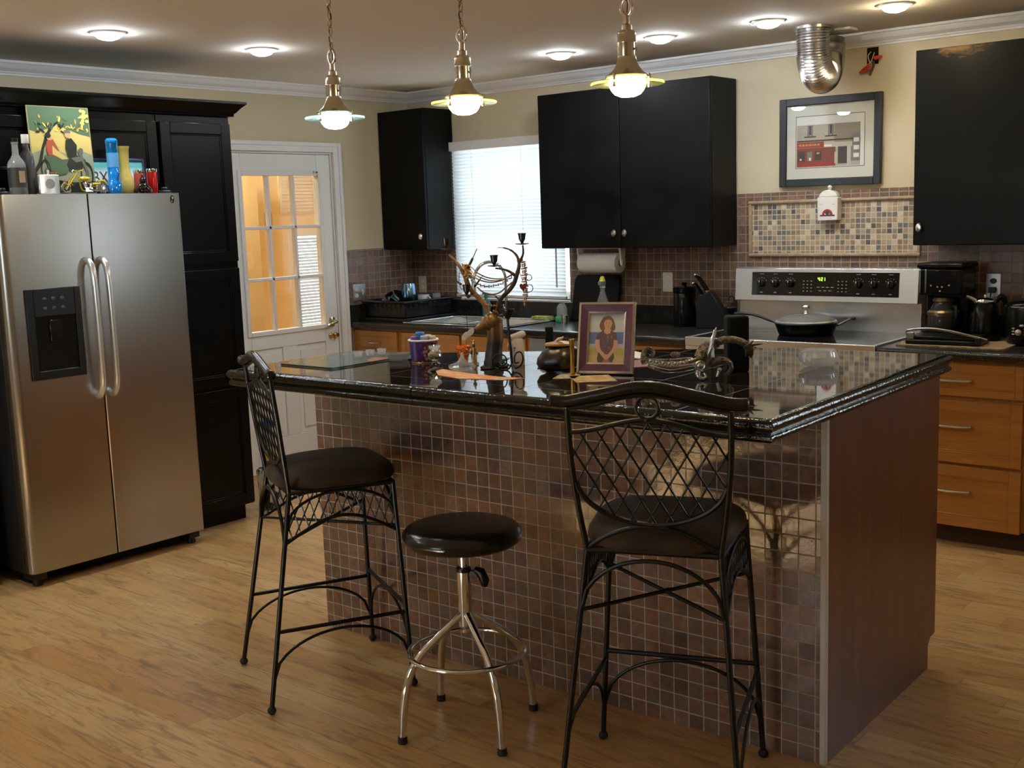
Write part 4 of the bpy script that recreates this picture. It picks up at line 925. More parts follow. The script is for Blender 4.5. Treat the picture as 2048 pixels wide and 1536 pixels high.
# blue tube, yellow vase, red shakers, black figurine
g = G('blue_translucent'); g.p(Base_Color=(.0,.20,.62), Roughness=.08, Coat_Weight=.6, Subsurface_Weight=0.0); BLUE = g.m
t = on_fridge('blue_tube', 'tall shiny blue tube bottle between the toy motorcycle and yellow vase', 'bottle', .952, -2.906)
MB().lathe([(0,0),(.032,0),(.034,.006),(.034,.045),(.031,.052),(.0265,.060),(.0265,.225),(.0285,.228),(.0285,.243),(.020,.252),(0,.254)], seg=28).build('tube_body', BLUE, t)
MB().lathe([(.0269,.120),(.0269,.185)], seg=28).build('tube_label', C_('pale_blue_band', (.10,.36,.72), .3), t); MB().tube([(0,-.024,.060),(0,-.040,.095)], .006, 10).build('side_stem', BLUE, t)
t = on_fridge('flower_vase', 'slender frosted yellow bud vase on the refrigerator', 'vase', .925, -2.832)
MB().lathe([(0,0),(.036,0),(.040,.010),(.041,.045),(.036,.070),(.027,.098),(.0225,.125),(.0235,.165),(.0255,.205),(.0285,.213),(.0285,.219),(.024,.219),(.021,.160),(0,.130)], seg=32).build('vase_body', C_('frosted_yellow_glass', (.52,.42,.10), .45), t, smooth=60)
RED = C_('red_anodised', (.55,.02,.015), .22, metal=.55)
for i, (y, h, l) in enumerate(((-2.690,.118,'red metal shaker with silver lid, outermost on the refrigerator'),(-2.748,.112,'pinkish red metal shaker half hidden behind the black figurine'))):
    t = on_fridge('red_shaker', l, 'shaker', .93-.02*i, y, grp='red shakers'); MB().lathe([(0,0),(.0235,0),(.0245,.003),(.0245,h-.02),(.0235,h-.016)], seg=26).build('shaker_body', RED if i == 0 else C_('pink_red_anodised', (.60,.10,.10), .3, metal=.4), t)
    MB().lathe([(.0245,h-.018),(.0255,h-.016),(.0255,h-.002),(.018,h),(0,h)], seg=26).build('lid', M['chrome'], t)
t = on_fridge('figurine', 'small glossy black crouching figurine before the red shakers', 'figurine', .955, -2.762)
FG = C_('black_figurine', (.012,.011,.011), .15)
MB().sphere((0,0,.026), .024, (1.1,.9,1.05), 16).sphere((.004,0,.060), .016, (1,1,1.05), 14).tube(cr([(-.008,-.012,.04),(-.03,-.012,.025),(-.045,-.012,.004)],5), [.010,.008,.008], 8).tube(cr([(.014,-.012,.036),(.030,-.014,.022),(.036,-.016,.004)],5), [.009,.008,.008], 8).sphere((.0,-.004,.080), .008, (.7,.7,1.2), 10).build('figurine_body', FG, t, smooth=80)

# ---------------- on the floor by the pantry
t = thing('tote_bag', 'dark bag with white branch print on the floor beside the black pantry', 'bag', (.735,-1.955,0), RZ)
g = G('bag_print'); v_ = g.obj(); nz = g.noise(g.vmath('MULTIPLY', v_, (34,34,9)), 1.0, 4, .6, 1.0)[0]; g.p(Base_Color=g.ramp(nz, [(.50,(.012,.011,.012)),(.56,(.60,.56,.48))]), Roughness=.7)
tp = MB(); 
lo_, hi_ = [(-.055,-.05),(.06,-.05),(.06,.05),(-.055,.05)], [(-.07,-.045),(.05,-.045),(.05,.045),(-.07,.045)]
tp.add([(a,b_,.0) for a,b_ in lo_]+[(a,b_,.235) for a,b_ in hi_], [(0,1,5,4),(1,2,6,5),(2,3,7,6),(3,0,4,7),(0,3,2,1),(4,5,6,7)]); tp.build('bag_body', g.m, t, bevel=.006)
MB().box(-.05,-.053,.002,.02,-.051,.018).build('green_tag', C_('bag_green', (.02,.09,.03), .6), t)
t = thing('water_bottle', 'clear bottle with blue cap and yellow label standing in the dark bag', 'bottle', (.735,-1.950,.236), RZ)
MB().lathe([(0,0),(.038,0),(.040,.008),(.040,.15),(.036,.175),(.026,.205),(.026,.235),(0,.235)], (-.008,0,0), 26).build('bottle_body', thinmat('clear_plastic', (.75,.78,.78), .6), t)
MB().lathe([(.0406,.05),(.0406,.125)], (-.008,0,0), 26).build('label', C_('yellow_label', (.55,.45,.06), .5), t); MB().lathe([(.032,.228),(.034,.230),(.034,.268),(.030,.271),(0,.271)], (-.008,0,0), 26).build('cap', C_('blue_cap', (.02,.13,.50), .4), t)

# ---------------- wall things
t = thing('picture_frame', 'dark framed print of a red cafe front hanging above the range', 'picture', (3.157,-.001,1.923))
t.rotation_euler = (0, math.radians(.4), 0); w2_, h2_ = .287, .234; fw = .040
fm = MB()
for b_ in [(-w2_,-h2_,-w2_+fw,h2_),(w2_-fw,-h2_,w2_,h2_),(-w2_+fw,-h2_,w2_-fw,-h2_+fw),(-w2_+fw,h2_-fw,w2_-fw,h2_)]: fm.box(b_[0],-.026,b_[1],b_[2],0,b_[3])
fm.build('frame', C_('dark_slate_frame', (.022,.027,.034), .4), t, bevel=.004)
MB().box(-w2_+fw,-.012,-h2_+fw,w2_-fw,-.004,h2_-fw).build('mat_board', C_('cream_mat_board', (.72,.71,.62), .8), t, smooth=0)
ar = MB(); A0, A1, B0, B1 = -.192, .192, -.135, .135
acol = {'line':(.05,.045,.04),'white':(.80,.79,.76),'wall':(.46,.40,.33),'wall2':(.33,.27,.22),'dark':(.05,.04,.045),'red':(.36,.035,.025),'red2':(.22,.05,.035),'stone':(.55,.49,.41),'gold':(.55,.32,.12),'grey':(.22,.20,.20)}
an = list(acol); am = [C_('print_'+k_, acol[k_], .5) for k_ in an]
def AR(k_, pts, y): flat(ar, pts, -.0122-y, an.index(k_))
AR('line', rect(A0-.003,B0-.003,A1+.003,B1+.003), .0001); AR('white', rect(A0,B0,A1,B1), .0003)
u0, u1, v0_, v1_ = A0+.004, A1-.022, B0+.004, B1-.045; U = lambda a: u0+a*(u1-u0); V = lambda a: v0_+a*(v1_-v0_)
def AA(k_, x0, z0_, x1, z1_, y): AR(k_, rect(U(x0),V(z0_),U(x1),V(z1_)), y)
AA('wall',0,0,1,1,.0005); AA('wall2',.60,.55,1,1,.0006); AA('grey',.86,.1,1,.75,.0007)
for x in (.17,.50): AA('grey',x,.72,x+.035,.99,.0008); AA('grey',x+.055,.72,x+.09,.99,.0008); AA('dark',x+.03,.76,x+.06,.98,.0009); AA('dark',x-.05,.70,x+.14,.73,.0009)
AA('dark',0,.60,1,.635,.0010); AA('red',0,.455,.435,.59,.0011); AA('white',.44,.47,.56,.51,.0011); AA('stone',.44,.44,.88,.56,.00095)
AA('red2',0,0,.62,.45,.0010); AA('red',0,0,.62,.10,.0012); AA('stone',.80,.0,.86,.5,.0012); AA('dark',.66,.05,.80,.45,.0012); AA('dark',.02,.13,.13,.38,.0013); AA('grey',.17,.14,.25,.36,.0013); AA('dark',.29,.15,.40,.37,.0013); AA('red2',.55,.06,.60,.38,.0013); AA('stone',.605,.06,.65,.33,.0013); AA('white',.05,.16,.08,.2,.0014); AA('white',.2,.15,.23,.22,.0014); AA('gold',.32,.30,.37,.34,.0014)
for k in range(3): AA('white',.90,.18+.18*k,.985,.28+.18*k,.0012)
x_ = .035
for wd in (.055,.05,.05,.02,.04,.03,.055,.05): AA('gold', x_, .50, x_+wd*.72, .545, .0014); x_ += wd
ar.build('print', am, t, smooth=0)
MB().box(-w2_+fw,-.0170,-h2_+fw,w2_-fw,-.0166,h2_-fw).build('glazing', glass_thin('picture_glass', (.97,.98,.98), .12), t, smooth=0)
t = thing('wall_canister', 'white ceramic jar-shaped plaque hanging on the mosaic above the range', 'ornament', (3.170,-.0095,1.505))
cb = MB().prism([(-.056,0),(.056,0),(.058,.118),(.054,.123),(-.054,.123),(-.058,.118)], 'y', 0, -.055); cb.build('jar_body', M['ceramic'], t, bevel=.006)
dm = MB().prism([(-.052,.124),(.052,.124),(.051,.130)] + [(.048*math.cos(math.radians(a)), .130+.030*math.sin(math.radians(a))) for a in range(10,171,16)] + [(-.051,.130)], 'y', -.002, -.050); dm.build('lid', M['ceramic'], t, bevel=.004)
MB().lathe([(.010,.155),(.007,.162),(.010,.168),(.013,.175),(.009,.183),(0,.186)], (0,-.026,0), 18).build('lid_knob', M['ceramic'], t)
em = MB(); flat(em, [(.030*math.cos(math.radians(a)),.030+.030*math.sin(math.radians(a))) for a in range(0,181,15)] + [(-.016,.030)] + [(.016*math.cos(math.radians(a)),.030+.016*math.sin(math.radians(a))) for a in range(180,-1,-15)], -.0556, 0); flat(em, ell(0,.040,.012,.011,16), -.0558, 1); flat(em, rect(-.042,.022,.042,.030), -.0557, 1)
for k in (-1,1): flat(em, rect(k*.036-.008,.083,k*.036+.008,.087), -.0557, 2)
em.build('emblem', [C_('emblem_red', (.38,.03,.03), .4), C_('emblem_dark', (.07,.05,.06), .4), C_('emblem_grey', (.5,.5,.5), .5)], t, smooth=0)
def outlet(label, x, y, z, rz=0, mat=None, kind='outlet', wide=.07, h=.116):
    t = thing('wall_outlet' if kind == 'outlet' else 'light_switch', label, kind, (x, y, z), rz); m = mat or M['white']
    MB().box(-wide/2,-.006,-h/2,wide/2,0,h/2).build('cover_plate', m, t, bevel=.002)
    return t
def duplex(t, x=0, m=None):
    for z in (-.021, .021):
        b = MB().lathe([(0,.0025),(.016,.0025),(.0165,0),(0,0)], (0,0,0), 18, axis='y').xf(Matrix.Translation((x,-.006,z)) @ Matrix.Diagonal((1,-1,.85,1))); o = b.build('receptacle', m or M['white'], t)
        s_ = MB()
        for q in (-.006, .006): s_.box(x+q-.001,-.0092,z-.001,x+q+.001,-.0082,z+.007)
        s_.box(x-.002,-.0092,z-.009,x+.002,-.0082,z-.005).build('slots', M['blackm'], o, smooth=0)
ST = C_('steel_cover_plate', (.60,.60,.60), .3, metal=.9)
t = outlet('stainless outlet and switch plate on the tiles beside the white door', .0095, -.555, 1.103, PI/2, ST, wide=.115); duplex(t, -.028); MB().box(.022,-.0085,-.018,.034,-.006,.018).box(.025,-.016,-.004,.031,-.006,.008).build('toggle', M['white'], t, bevel=.001)
t = outlet('pale outlet on the tiles behind the dish rack, beside the window', .085, -.0095, 1.122, 0, C_('ivory_plate', (.66,.60,.45), .4)); duplex(t)
t = outlet('ivory outlet between paper towels and knife block', 2.135, -.0095, 1.162, 0, C_('ivory_plate_outlet', (.72,.68,.55), .4)); duplex(t)
t = outlet('steel outlet plate behind the kettle with a black plug in it', 4.02, -.0095, 1.168, 0, ST); duplex(t, 0, M['blackp'])
pl = MB().box(-.014,-.038,-.036,.014,-.008,-.008).tube(cr([(0,-.036,-.03),(.0,-.05,-.06),(-.005,-.06,-.13),(-.02,-.065,-.20),(-.04,-.07,-.236)],6), .004, 8); tag(pl.build('power_plug', M['blackp'], bevel=.003, loc=(4.02,-.0095,1.168)), 'black power plug and cord in the steel outlet behind the kettle', 'plug')
# open electrical box with wire nuts
t = thing('junction_box', 'open dark electrical box high on the wall with red wire nuts', 'electrical box', (3.385,-.001,2.338))
jb = MB()
for b_ in [(-.030,-.042,-.027,.042),(.027,-.042,.030,.042),(-.027,-.042,.027,-.039),(-.027,.039,.027,.042)]: jb.box(b_[0],-.004,b_[1],b_[2],0,b_[3])
jb.box(-.027,-.0012,-.039,.027,0,.039); jb.build('box', M['blackm'], t)
cw_ = MB().tube(cr([(-.01,-.003,.02),(-.012,-.03,.0),(0,-.045,-.03),(.012,-.04,-.045)],6), .003, 6).tube(cr([(.008,-.003,.015),(.014,-.03,-.005),(.010,-.05,-.035),(-.01,-.05,-.05)],6), .003, 6); cw_.build('wire', C_('cream_wire', (.55,.45,.22), .5), t)
RN = C_('red_wire_nut', (.50,.03,.015), .35)
for p, q in (((-.005,-.05,-.058),(-.048,-.055,-.085)),((.03,-.045,-.018),(.068,-.05,-.012)),((.0,-.055,-.050),(.014,-.06,-.075))):
    MB().tube([p, tuple(p[i]+(q[i]-p[i])*.55 for i in range(3)), q], [.011,.009,.005], 10).build('wire_nut', RN, t)
MB().tube(cr([(.01,-.02,-.03),(.02,-.045,-.06),(.012,-.05,-.085),(.004,-.045,-.10)],6), [.007,.006], 8).build('connector', C_('brown_connector', (.09,.06,.04), .5), t)
# flexible duct
t = thing('flexible_duct', 'silver corrugated flexible duct hanging in a loop from the ceiling over the range', 'duct', (3.262,-.44,ZC))
P = cr([(0,0,-.001),(0,.005,-.08),(-.003,.02,-.15),(-.012,.07,-.205),(-.025,.15,-.228),(-.042,.235,-.200),(-.058,.300,-.13),(-.066,.325,-.065),(-.068,.33,-.02)], 22)
N_ = len(P); R_ = [.079+(.0045 if i % 3 == 0 else (-.0045 if i % 3 == 1 else -.001)) for i in range(N_)]
g = G('crinkled_aluminium'); g.p(Base_Color=(.72,.72,.72), Metallic=1.0, Roughness=.24, Normal=g.bump(g.noise(g.obj(), 60, 3)[0], .25, .004)); ALU = g.m
MB().tube(P, R_, 36).build('duct_hose', ALU, t, smooth=25)
MB().ring([(.078,-.012),(.092,-.012),(.092,0),(.078,0)], seg=36).build('duct_collar', M['nickel'], t)
MB().box(.055,.12,-.014,.14,.21,-.001).build('patch_plate', M['white'], t, bevel=.003)
# ---------------- worktop under the window
CT = .9145
# paper towel holder under the double cabinet
t = thing('towel_holder', 'white paper towel holder screwed under the double black cabinet', 'towel holder', (1.765,-.175,1.376))
for sx_ in (-1, 1):
    MB().prism([(-.030,0),(.030,0),(.026,-.02),(.020,-.085),(.016,-.105),(0,-.113),(-.016,-.105),(-.020,-.085),(-.026,-.02)], 'x', sx_*.150, sx_*.163).build('arm', M['white'], t, bevel=.003)
    MB().lathe([(0,0),(.016,0),(.017,.004),(0,.006)], (0,0,0), 18, axis='x').xf(Matrix.Translation((sx_*.163,0,-.092)) @ Matrix.Diagonal((sx_,1,1,1))).build('end_knob', M['white'], t)
MB().box(-.163,-.030,-.006,.163,.030,0).build('bracket', M['white'], t, bevel=.002)
r_ = thing('paper_towel_roll', 'white paper towel roll on the holder under the cabinet', 'paper towel', (1.765,-.175,1.284))
MB().ring([(.020,-.140),(.058,-.140),(.060,-.137),(.060,.137),(.058,.140),(.020,.140)], seg=40, axis='x').build('paper', C_('soft_paper', (.82,.82,.80), .95, bump=.25, bscale=180), r_, smooth=60)
MB().ring([(.0175,-.141),(.0198,-.141),(.0198,.141),(.0175,.141)], seg=24, axis='x').build('core', C_('cardboard', (.40,.30,.20), .9), r_)
# cutting boards leaning on the splashback
def board(label, cx, w_, h, y0, lean, th, mat, cut=.03, loc_z=CT):
    t = thing('cutting_board', label, 'cutting board', (cx, y0, loc_z+.001)); t.rotation_euler = (-lean, 0, 0)
    MB().prism([(-w_/2,0),(w_/2,0),(w_/2,h-cut),(w_/2-cut*.7,h),(-w_/2+cut*.7,h),(-w_/2,h-cut)], 'y', 0, th).build('board', mat, t, bevel=.004); return t
board('large black cutting board leaning against the tiles under the paper towels', 1.635, .35, .295, -.095, math.radians(12), .010, C_('black_board', (.006,.006,.0065), .5, spec=.2))
# spray bottle
t = thing('spray_bottle', 'clear spray bottle with yellow nozzle behind the photo frame', 'bottle', (1.800,-.215,CT))
MB().lathe([(0,0),(.040,0),(.043,.006),(.043,.09),(.040,.13),(.026,.165),(.016,.200),(.014,.225),(.0,.225)], seg=26).build('bottle_body', thinmat('spray_plastic', (.55,.57,.58), .6), t)
MB().lathe([(.017,.220),(.018,.222),(.018,.236),(.010,.240),(0,.240)], seg=20).box(-.012,-.03,.240,.012,.020,.262).build('spray_head', C_('smoke_spray', (.20,.20,.18), .4), t, bevel=.003)
MB().lathe([(.020,.262),(.016,.275),(.011,.292),(.0,.294)], seg=18).build('nozzle_cap', C_('yellow_nozzle', (.62,.58,.05), .4), t)
# black canister and knife block
t = thing('canister', 'black lidded canister beside the knife block', 'canister', (2.312,-.115,CT))
MB().lathe([(0,0),(.062,0),(.064,.004),(.064,.19),(.062,.195),(.0,.195)], seg=36).build('canister_body', C_('canister_black', (.004,.004,.0045), .18, spec=.2), t)
MB().lathe([(.0655,.195),(.0665,.198),(.0665,.222),(.060,.228),(.012,.230),(.012,.240),(.018,.247),(.012,.254),(0,.255)], seg=36).build('lid', C_('canister_black_lid', (.004,.004,.0045), .25, spec=.2), t)
kb = thing('knife_block', 'black slanted knife block left of the range', 'knife block', (2.470,-.155,CT), .30)
prof_ = [(-.040,0),(.165,0),(.165,.030),(.040,.215),(-.048,.160),(-.040,.10)]   # local (x, z), leaning toward -x
MB().prism(prof_, 'y', -.050, .050).build('block', C_('black_block', (.004,.004,.0045), .35, spec=.2), kb, bevel=.004)
MB().box(-.0405,-.030,.02,-.0403,.030,.085).build('front_plate', M['blackg'], kb)
eb = MB(); eb.lathe([(0,.0006),(.012,.0006),(.012,0),(0,0)], seg=20, axis='x').xf(Matrix.Translation((-.0408,0,.052)) @ Matrix.Diagonal((-1,1.4,.8,1))); eb.build('gold_badge', C_('gold_badge', (.42,.30,.10), .35, metal=1.0), kb)
bm_ = Matrix.Translation((2.470,-.155,CT)) @ Matrix.Rotation(.30,4,'Z')
ux = Vector((-.555,0,.832)); tv = Vector((.832,0,.555))      # handle direction, along the sloped top
for i, (s_, yv, L_, W_, lab) in enumerate(((.22,-.026,.118,.013,'black knife handle nearest the viewer in the upper row of the block'),(.22,.006,.112,.013,'black knife handle in the middle of the upper row of the block'),(.24,.034,.105,.012,'black knife handle in the upper row of the block nearest the wall'),(.58,-.028,.085,.010,'short black knife handle in the lower row nearest the viewer'),(.58,0,.085,.010,'short black knife handle in the middle of the lower row'),(.60,.028,.080,.010,'short black knife handle in the lower row nearest the wall'))):
    base = Vector((.040,0,.215)) + (Vector((-.048,0,.160))-Vector((.040,0,.215)))*s_ + Vector((0,yv,0))
    k = thing('kitchen_knife', lab, 'knife', tuple(bm_ @ base), .30, 'knives in the black block')
    b = MB(); P_ = [tuple(ux*(L_*f_)+tv*(.004*math.sin(3*f_))) for f_ in (0,.15,.4,.7,.9,1)]
    b.tube(P_, [W_*.85,W_,W_*.92,W_,W_*1.1,W_*.75], 12, flat=.62); b.build('handle', C_('knife_handle', (.004,.004,.0045), .2, spec=.2) if i == 0 else bpy.data.materials['knife_handle'], k, smooth=60)
    MB().sphere(tuple(ux*(L_+.002)), W_*.8, (1,.7,1), 10).build('steel_cap', M['chrome'], k); MB().tube([(0,0,0), tuple(ux*.012)], W_*1.02, 12, flat=.62).build('bolster', M['chrome'], k)
t = thing('kitchen_shears', 'black handled shears with steel blade tilted in the front of the knife block', 'shears', tuple(bm_ @ Vector((.140,-.005,.132))), .30)
MB().box(-.030,-.004,-.002,.034,.004,.020).xf(Matrix.Rotation(math.radians(-28),4,'Y')).build('steel_blade', M['chrome'], t, bevel=.001)
hm = MB(); hm.torus((0,0,0), .018, .0045, 18, 8, axis='y', sx=1, sy=1); hm.xf(Matrix.Translation((.018,-.008,.030))); hm.build('finger_loop', M['blackp'], t)
# dish rack
t = thing('dish_rack', 'black plastic dish rack with drip tray on the corner of the worktop', 'dish rack', (.258,-.335,CT))
tray = MB(); rx, ry = .200, .235
tray.box(-rx-.02,-ry-.02,0,rx+.02,ry+.02,.006)
for b_ in [(-rx-.02,-ry-.02,-rx-.012,ry+.02),(rx+.012,-ry-.02,rx+.02,ry+.02),(-rx-.012,-ry-.02,rx+.012,-ry-.012),(-rx-.012,ry+.012,rx+.012,ry+.02)]: tray.box(b_[0],b_[1],.006,b_[2],b_[3],.024)
tray.build('drip_tray', M['blackp'], t, bevel=.003)
rk = MB(); z1_ = .128
def wall_(a, b_, n_):
    A_, B_ = Vector(a), Vector(b_); d_ = (B_-A_)
    for k in range(n_+1):
        q = A_ + d_*k/n_; inw = Vector((q.x*.90, q.y*.90)); rk.tube([(inw.x,inw.y,.028),(q.x,q.y,z1_)], .0040, 6)
    for f_, zq in ((.92,.045),(.96,.09)): rk.tube([(a[0]*f_,a[1]*f_,zq),(b_[0]*f_,b_[1]*f_,zq)], .004, 6)
for a, b_, n_ in (((-rx,-ry),(rx,-ry),9),((rx,-ry),(rx,ry),10),((rx,ry),(-rx,ry),9),((-rx,ry),(-rx,-ry),10)): wall_(a, b_, n_)
rk.tube([(-rx,-ry,z1_),(rx,-ry,z1_),(rx,ry,z1_),(-rx,ry,z1_)], .010, 8, closed=True)
rk.add([(-rx*.9,-ry*.9,.028),(rx*.9,-ry*.9,.028),(rx*.9,ry*.9,.028),(-rx*.9,ry*.9,.028),(-rx*.9,-ry*.9,.034),(rx*.9,-ry*.9,.034),(rx*.9,ry*.9,.034),(-rx*.9,ry*.9,.034)], [(0,3,2,1),(4,5,6,7),(0,1,5,4),(1,2,6,5),(2,3,7,6),(3,0,4,7)])
for a in ((-.97,-.97,.97,-.93),): rk.prism([(-rx*.92,.03),(rx*.92,.03),(rx*.99,.115),(-rx*.99,.115)], 'y', -ry*.955, -ry*.945); rk.prism([(-ry*.92,.03),(ry*.92,.03),(ry*.99,.115),(-ry*.99,.115)], 'x', rx*.945, rx*.955)
rk.build('rack_basket', M['blackp'], t, smooth=50)
DZ_ = CT+.036
t = thing('steel_tumbler', 'blue tinted steel tumbler upside down in the dish rack', 'cup', (.265,-.33,DZ_+.040))
MB().lathe([(0,0),(.058,0),(.060,.002),(.048,.158),(.046,.162),(0,.162)], seg=32).build('cup_body', C_('blue_steel', (.22,.40,.55), .22, metal=1.0), t, smooth=60)
t = thing('mug', 'grey mug lying with its handle up beside the blue tumbler', 'mug', (.372,-.30,DZ_+.040))
MB().lathe([(.038,0),(.040,.004),(.040,.080),(.036,.086),(0,.086)], seg=28).build('mug_body', C_('grey_mug', (.35,.36,.37), .25), t, smooth=60); MB().tube(cr([(.038,0,.020),(.062,0,.026),(.066,0,.05),(.058,0,.068),(.038,0,.070)],6), .006, 8).build('handle', C_('grey_mug_handle', (.45,.46,.47), .25), t)
t = thing('steel_pot', 'small steel pot tilted in the front of the dish rack', 'pot', (.230,-.455,DZ_+.058)); t.rotation_euler = (math.radians(38), math.radians(-20), 0)
MB().lathe([(0,0),(.062,0),(.068,.010),(.070,.070),(.073,.072),(.067,.072),(.064,.012),(0,.008)], seg=32).build('pot_body', M['chrome'], t, smooth=60)
t = thing('serving_bowl', 'dark bowl on its side at the door end of the dish rack', 'bowl', (.125,-.33,DZ_+.062)); t.rotation_euler = (0, math.radians(62), 0)
MB().lathe([(0,0),(.030,0),(.058,.020),(.078,.052),(.075,.053),(.054,.024),(.028,.006),(0,.006)], seg=32).build('bowl_body', C_('dark_bowl', (.02,.02,.022), .2), t, smooth=70)
t = thing('drinking_glass', 'upturned clear glass in the dish rack nearest the window', 'glass', (.385,-.188,DZ_))
MB().lathe([(.034,0),(.036,.001),(.030,.125),(.026,.130),(0,.130),(0,.126),(.027,.122),(.033,0)], seg=28).build('glass_body', thinmat('rack_glass', (.85,.88,.88), .75), t, smooth=60)
# sink clutter
t = thing('sponge', 'long yellow green sponge laid in the sink', 'sponge', (.735,-.34,.753), .3)
MB().box(-.12,-.045,0,.12,.045,.030).build('sponge', C_('yellow_sponge', (.55,.56,.16), .9, bump=.4, bscale=200), t, bevel=.012)
t = thing('dish_cloth', 'folded yellow green cloth by the sink under the window', 'cloth', (1.255,-.115,.9205), .1)
MB().box(-.075,-.035,0,.075,.035,.012).box(-.070,-.032,.012,.066,.030,.020).build('cloth', C_('green_cloth', (.36,.40,.08), .95, bump=.4, bscale=150, var=.5, vscale=60), t, bevel=.005)
t = thing('soap_dispenser', 'clear domed dispenser with green base beside the sink', 'dispenser', (1.440,-.155,CT))
MB().lathe([(0,0),(.040,0),(.043,.006),(.041,.030),(.036,.036),(0,.036)], seg=28).build('green_base', C_('green_base', (.05,.32,.12), .35), t); MB().lathe([(.034,.036),(.036,.05),(.034,.085),(.026,.105),(.012,.115),(0,.117)], seg=28).build('clear_dome', thinmat('dome_plastic', (.80,.86,.84), .6), t, smooth=70)
t = thing('shot_glass', 'small steel shot cup beside the green dispenser', 'cup', (1.512,-.225,CT)); MB().lathe([(0,0),(.020,0),(.026,.048),(.024,.048),(.019,.004),(0,.004)], seg=24).build('cup_body', M['chrome'], t)
t = thing('soap_bottle', 'teal and clear soap bottle behind the sink near the antlers', 'bottle', (.735,-.070,.9205)); MB().lathe([(0,0),(.028,0),(.030,.006),(.030,.085),(.022,.105),(.010,.118),(.010,.130),(0,.130)], seg=26).build('bottle_body', thinmat('teal_bottle', (.25,.60,.60), .5), t, smooth=60); MB().lathe([(.012,.128),(.013,.130),(.013,.148),(0,.150)], seg=18).box(-.006,-.035,.148,.006,.010,.158).build('pump', C_('teal_pump', (.02,.25,.26), .4), t)
# frying pan on the range
t = thing('frying_pan', 'deep black frying pan with long handle on the range', 'pan', (3.172,-.318,.9215), 0)
MB().lathe([(0,0),(.130,0),(.140,.004),(.158,.055),(.162,.062),(.158,.064),(.152,.060),(.134,.010),(0,.008)], seg=56).build('pan_body', C_('nonstick_black', (.004,.004,.0045), .35, spec=.2), t, smooth=50)
MB().tube(cr([(-.158,-.01,.050),(-.20,-.02,.068),(-.27,-.035,.094),(-.335,-.05,.104),(-.385,-.062,.102)],8), [.007,.011,.012,.013,.012], 12, flat=.6).build('handle', M['blackp'], t, smooth=60)
MB().tube(cr([(.152,.035,.046),(.190,.048,.066),(.215,.056,.080),(.232,.058,.084)],6), .005, 8).build('helper_handle', M['chrome'], t); MB().sphere((.236,.058,.085), .011, (1.3,1,.9), 12).build('grip', M['blackp'], t)
t = thing('pan_lid', 'domed glass lid with steel knob on the frying pan', 'pan lid', (3.172,-.318,.9865), 0)
MB().lathe([(.150,.003),(.148,.010),(.125,.025),(.085,.037),(.04,.042),(0,.043),(0,.040),(.04,.039),(.084,.034),(.122,.022),(.146,.004)], seg=56).build('glass_dome', thinmat('lid_glass', (.60,.62,.60), .55), t, smooth=60)
MB().ring([(.147,0),(.157,0),(.158,.005),(.150,.011),(.146,.008)], seg=56).build('steel_rim', M['steelx'], t, smooth=60)
MB().lathe([(.018,.043),(.012,.048),(.010,.060),(.018,.066),(.022,.078),(.018,.088),(0,.091)], seg=24).build('lid_knob', M['chrome'], t, smooth=60)
# right of the range: mat, griddle, coffee maker, kettle, cooker
t = thing('place_mat', 'tan woven mat with wavy edge on the worktop right of the range', 'mat', (3.99,-.315,CT))
n_ = 44; fr_ = [(-.245+.49*i/n_, -.235+.006*math.sin(i*1.15)) for i in range(n_+1)]; bk = [(.245-.49*i/10, .235) for i in range(11)]
MB().prism(fr_+bk, 'z', 0, .006).build('mat', C_('tan_woven_mat', (.30,.20,.10), .9, var=.4, vscale=120, bump=.3, bscale=250), t)
tt = CT+.0065
t = thing('griddle', 'low black griddle with silver arched handle, in front of the coffee maker', 'griddle', (3.945,-.430,tt), .04)
MB().box(-.17,-.085,0,.17,.085,.022).box(-.160,-.075,.022,.160,.075,.040).build('griddle_body', C_('griddle_black', (.004,.004,.0045), .3, spec=.2), t, bevel=.006)
MB().tube(cr([(-.165,-.06,.036),(-.16,-.07,.062),(-.06,-.075,.074),(.03,-.075,.066),(.12,-.072,.048),(.20,-.07,.030)],8), .0042, 8, flat=1.5).build('arched_handle', C_('dull_silver', (.38,.37,.35), .3, metal=1.0), t)
MB().box(-.168,-.080,.022,-.130,-.068,.055).build('latch', C_('dull_silver_latch', (.30,.29,.26), .35, metal=1.0), t, bevel=.003); MB().box(.150,-.085,.006,.178,-.045,.040).build('foot_block', M['blackp'], t, bevel=.004)
t = thing('coffee_maker', 'black drip coffee maker with glass carafe right of the range', 'coffee maker', (3.855,-.195,tt))
cm = MB().box(-.105,-.115,0,.105,.115,.030).box(-.105,.015,.030,.105,.115,.24).box(-.105,-.10,.215,.105,.115,.345); cm.build('housing', C_('coffee_black', (.004,.004,.0045), .22, spec=.2), t, bevel=.010)
MB().box(-.112,-.105,.346,.112,.115,.370).build('lid', C_('coffee_lid', (.004,.004,.0045), .3, spec=.2), t, bevel=.008)
MB().box(-.072,-.1035,.232,.085,-.1000,.335).build('control_panel', M['blackg'], t, bevel=.001)
bb = MB(); 
for q in ((-.040,.262),(-.008,.256),(.014,.256),(.048,.264),(.004,.236)): bb.sphere((q[0],-.1040,q[1]), .0042, (1.2,.5,1), 8)
bb.build('buttons', C_('silver_buttons', (.6,.58,.52), .3, metal=.6), t)
for q in (-.098,-.070): MB().box(q,-.106,.225,q+.008,-.1005,.34).build('chrome_strip', C_('cool_chrome', (.55,.68,.75), .15, metal=1.0) if q < -.09 else bpy.data.materials['cool_chrome'], t, bevel=.002)
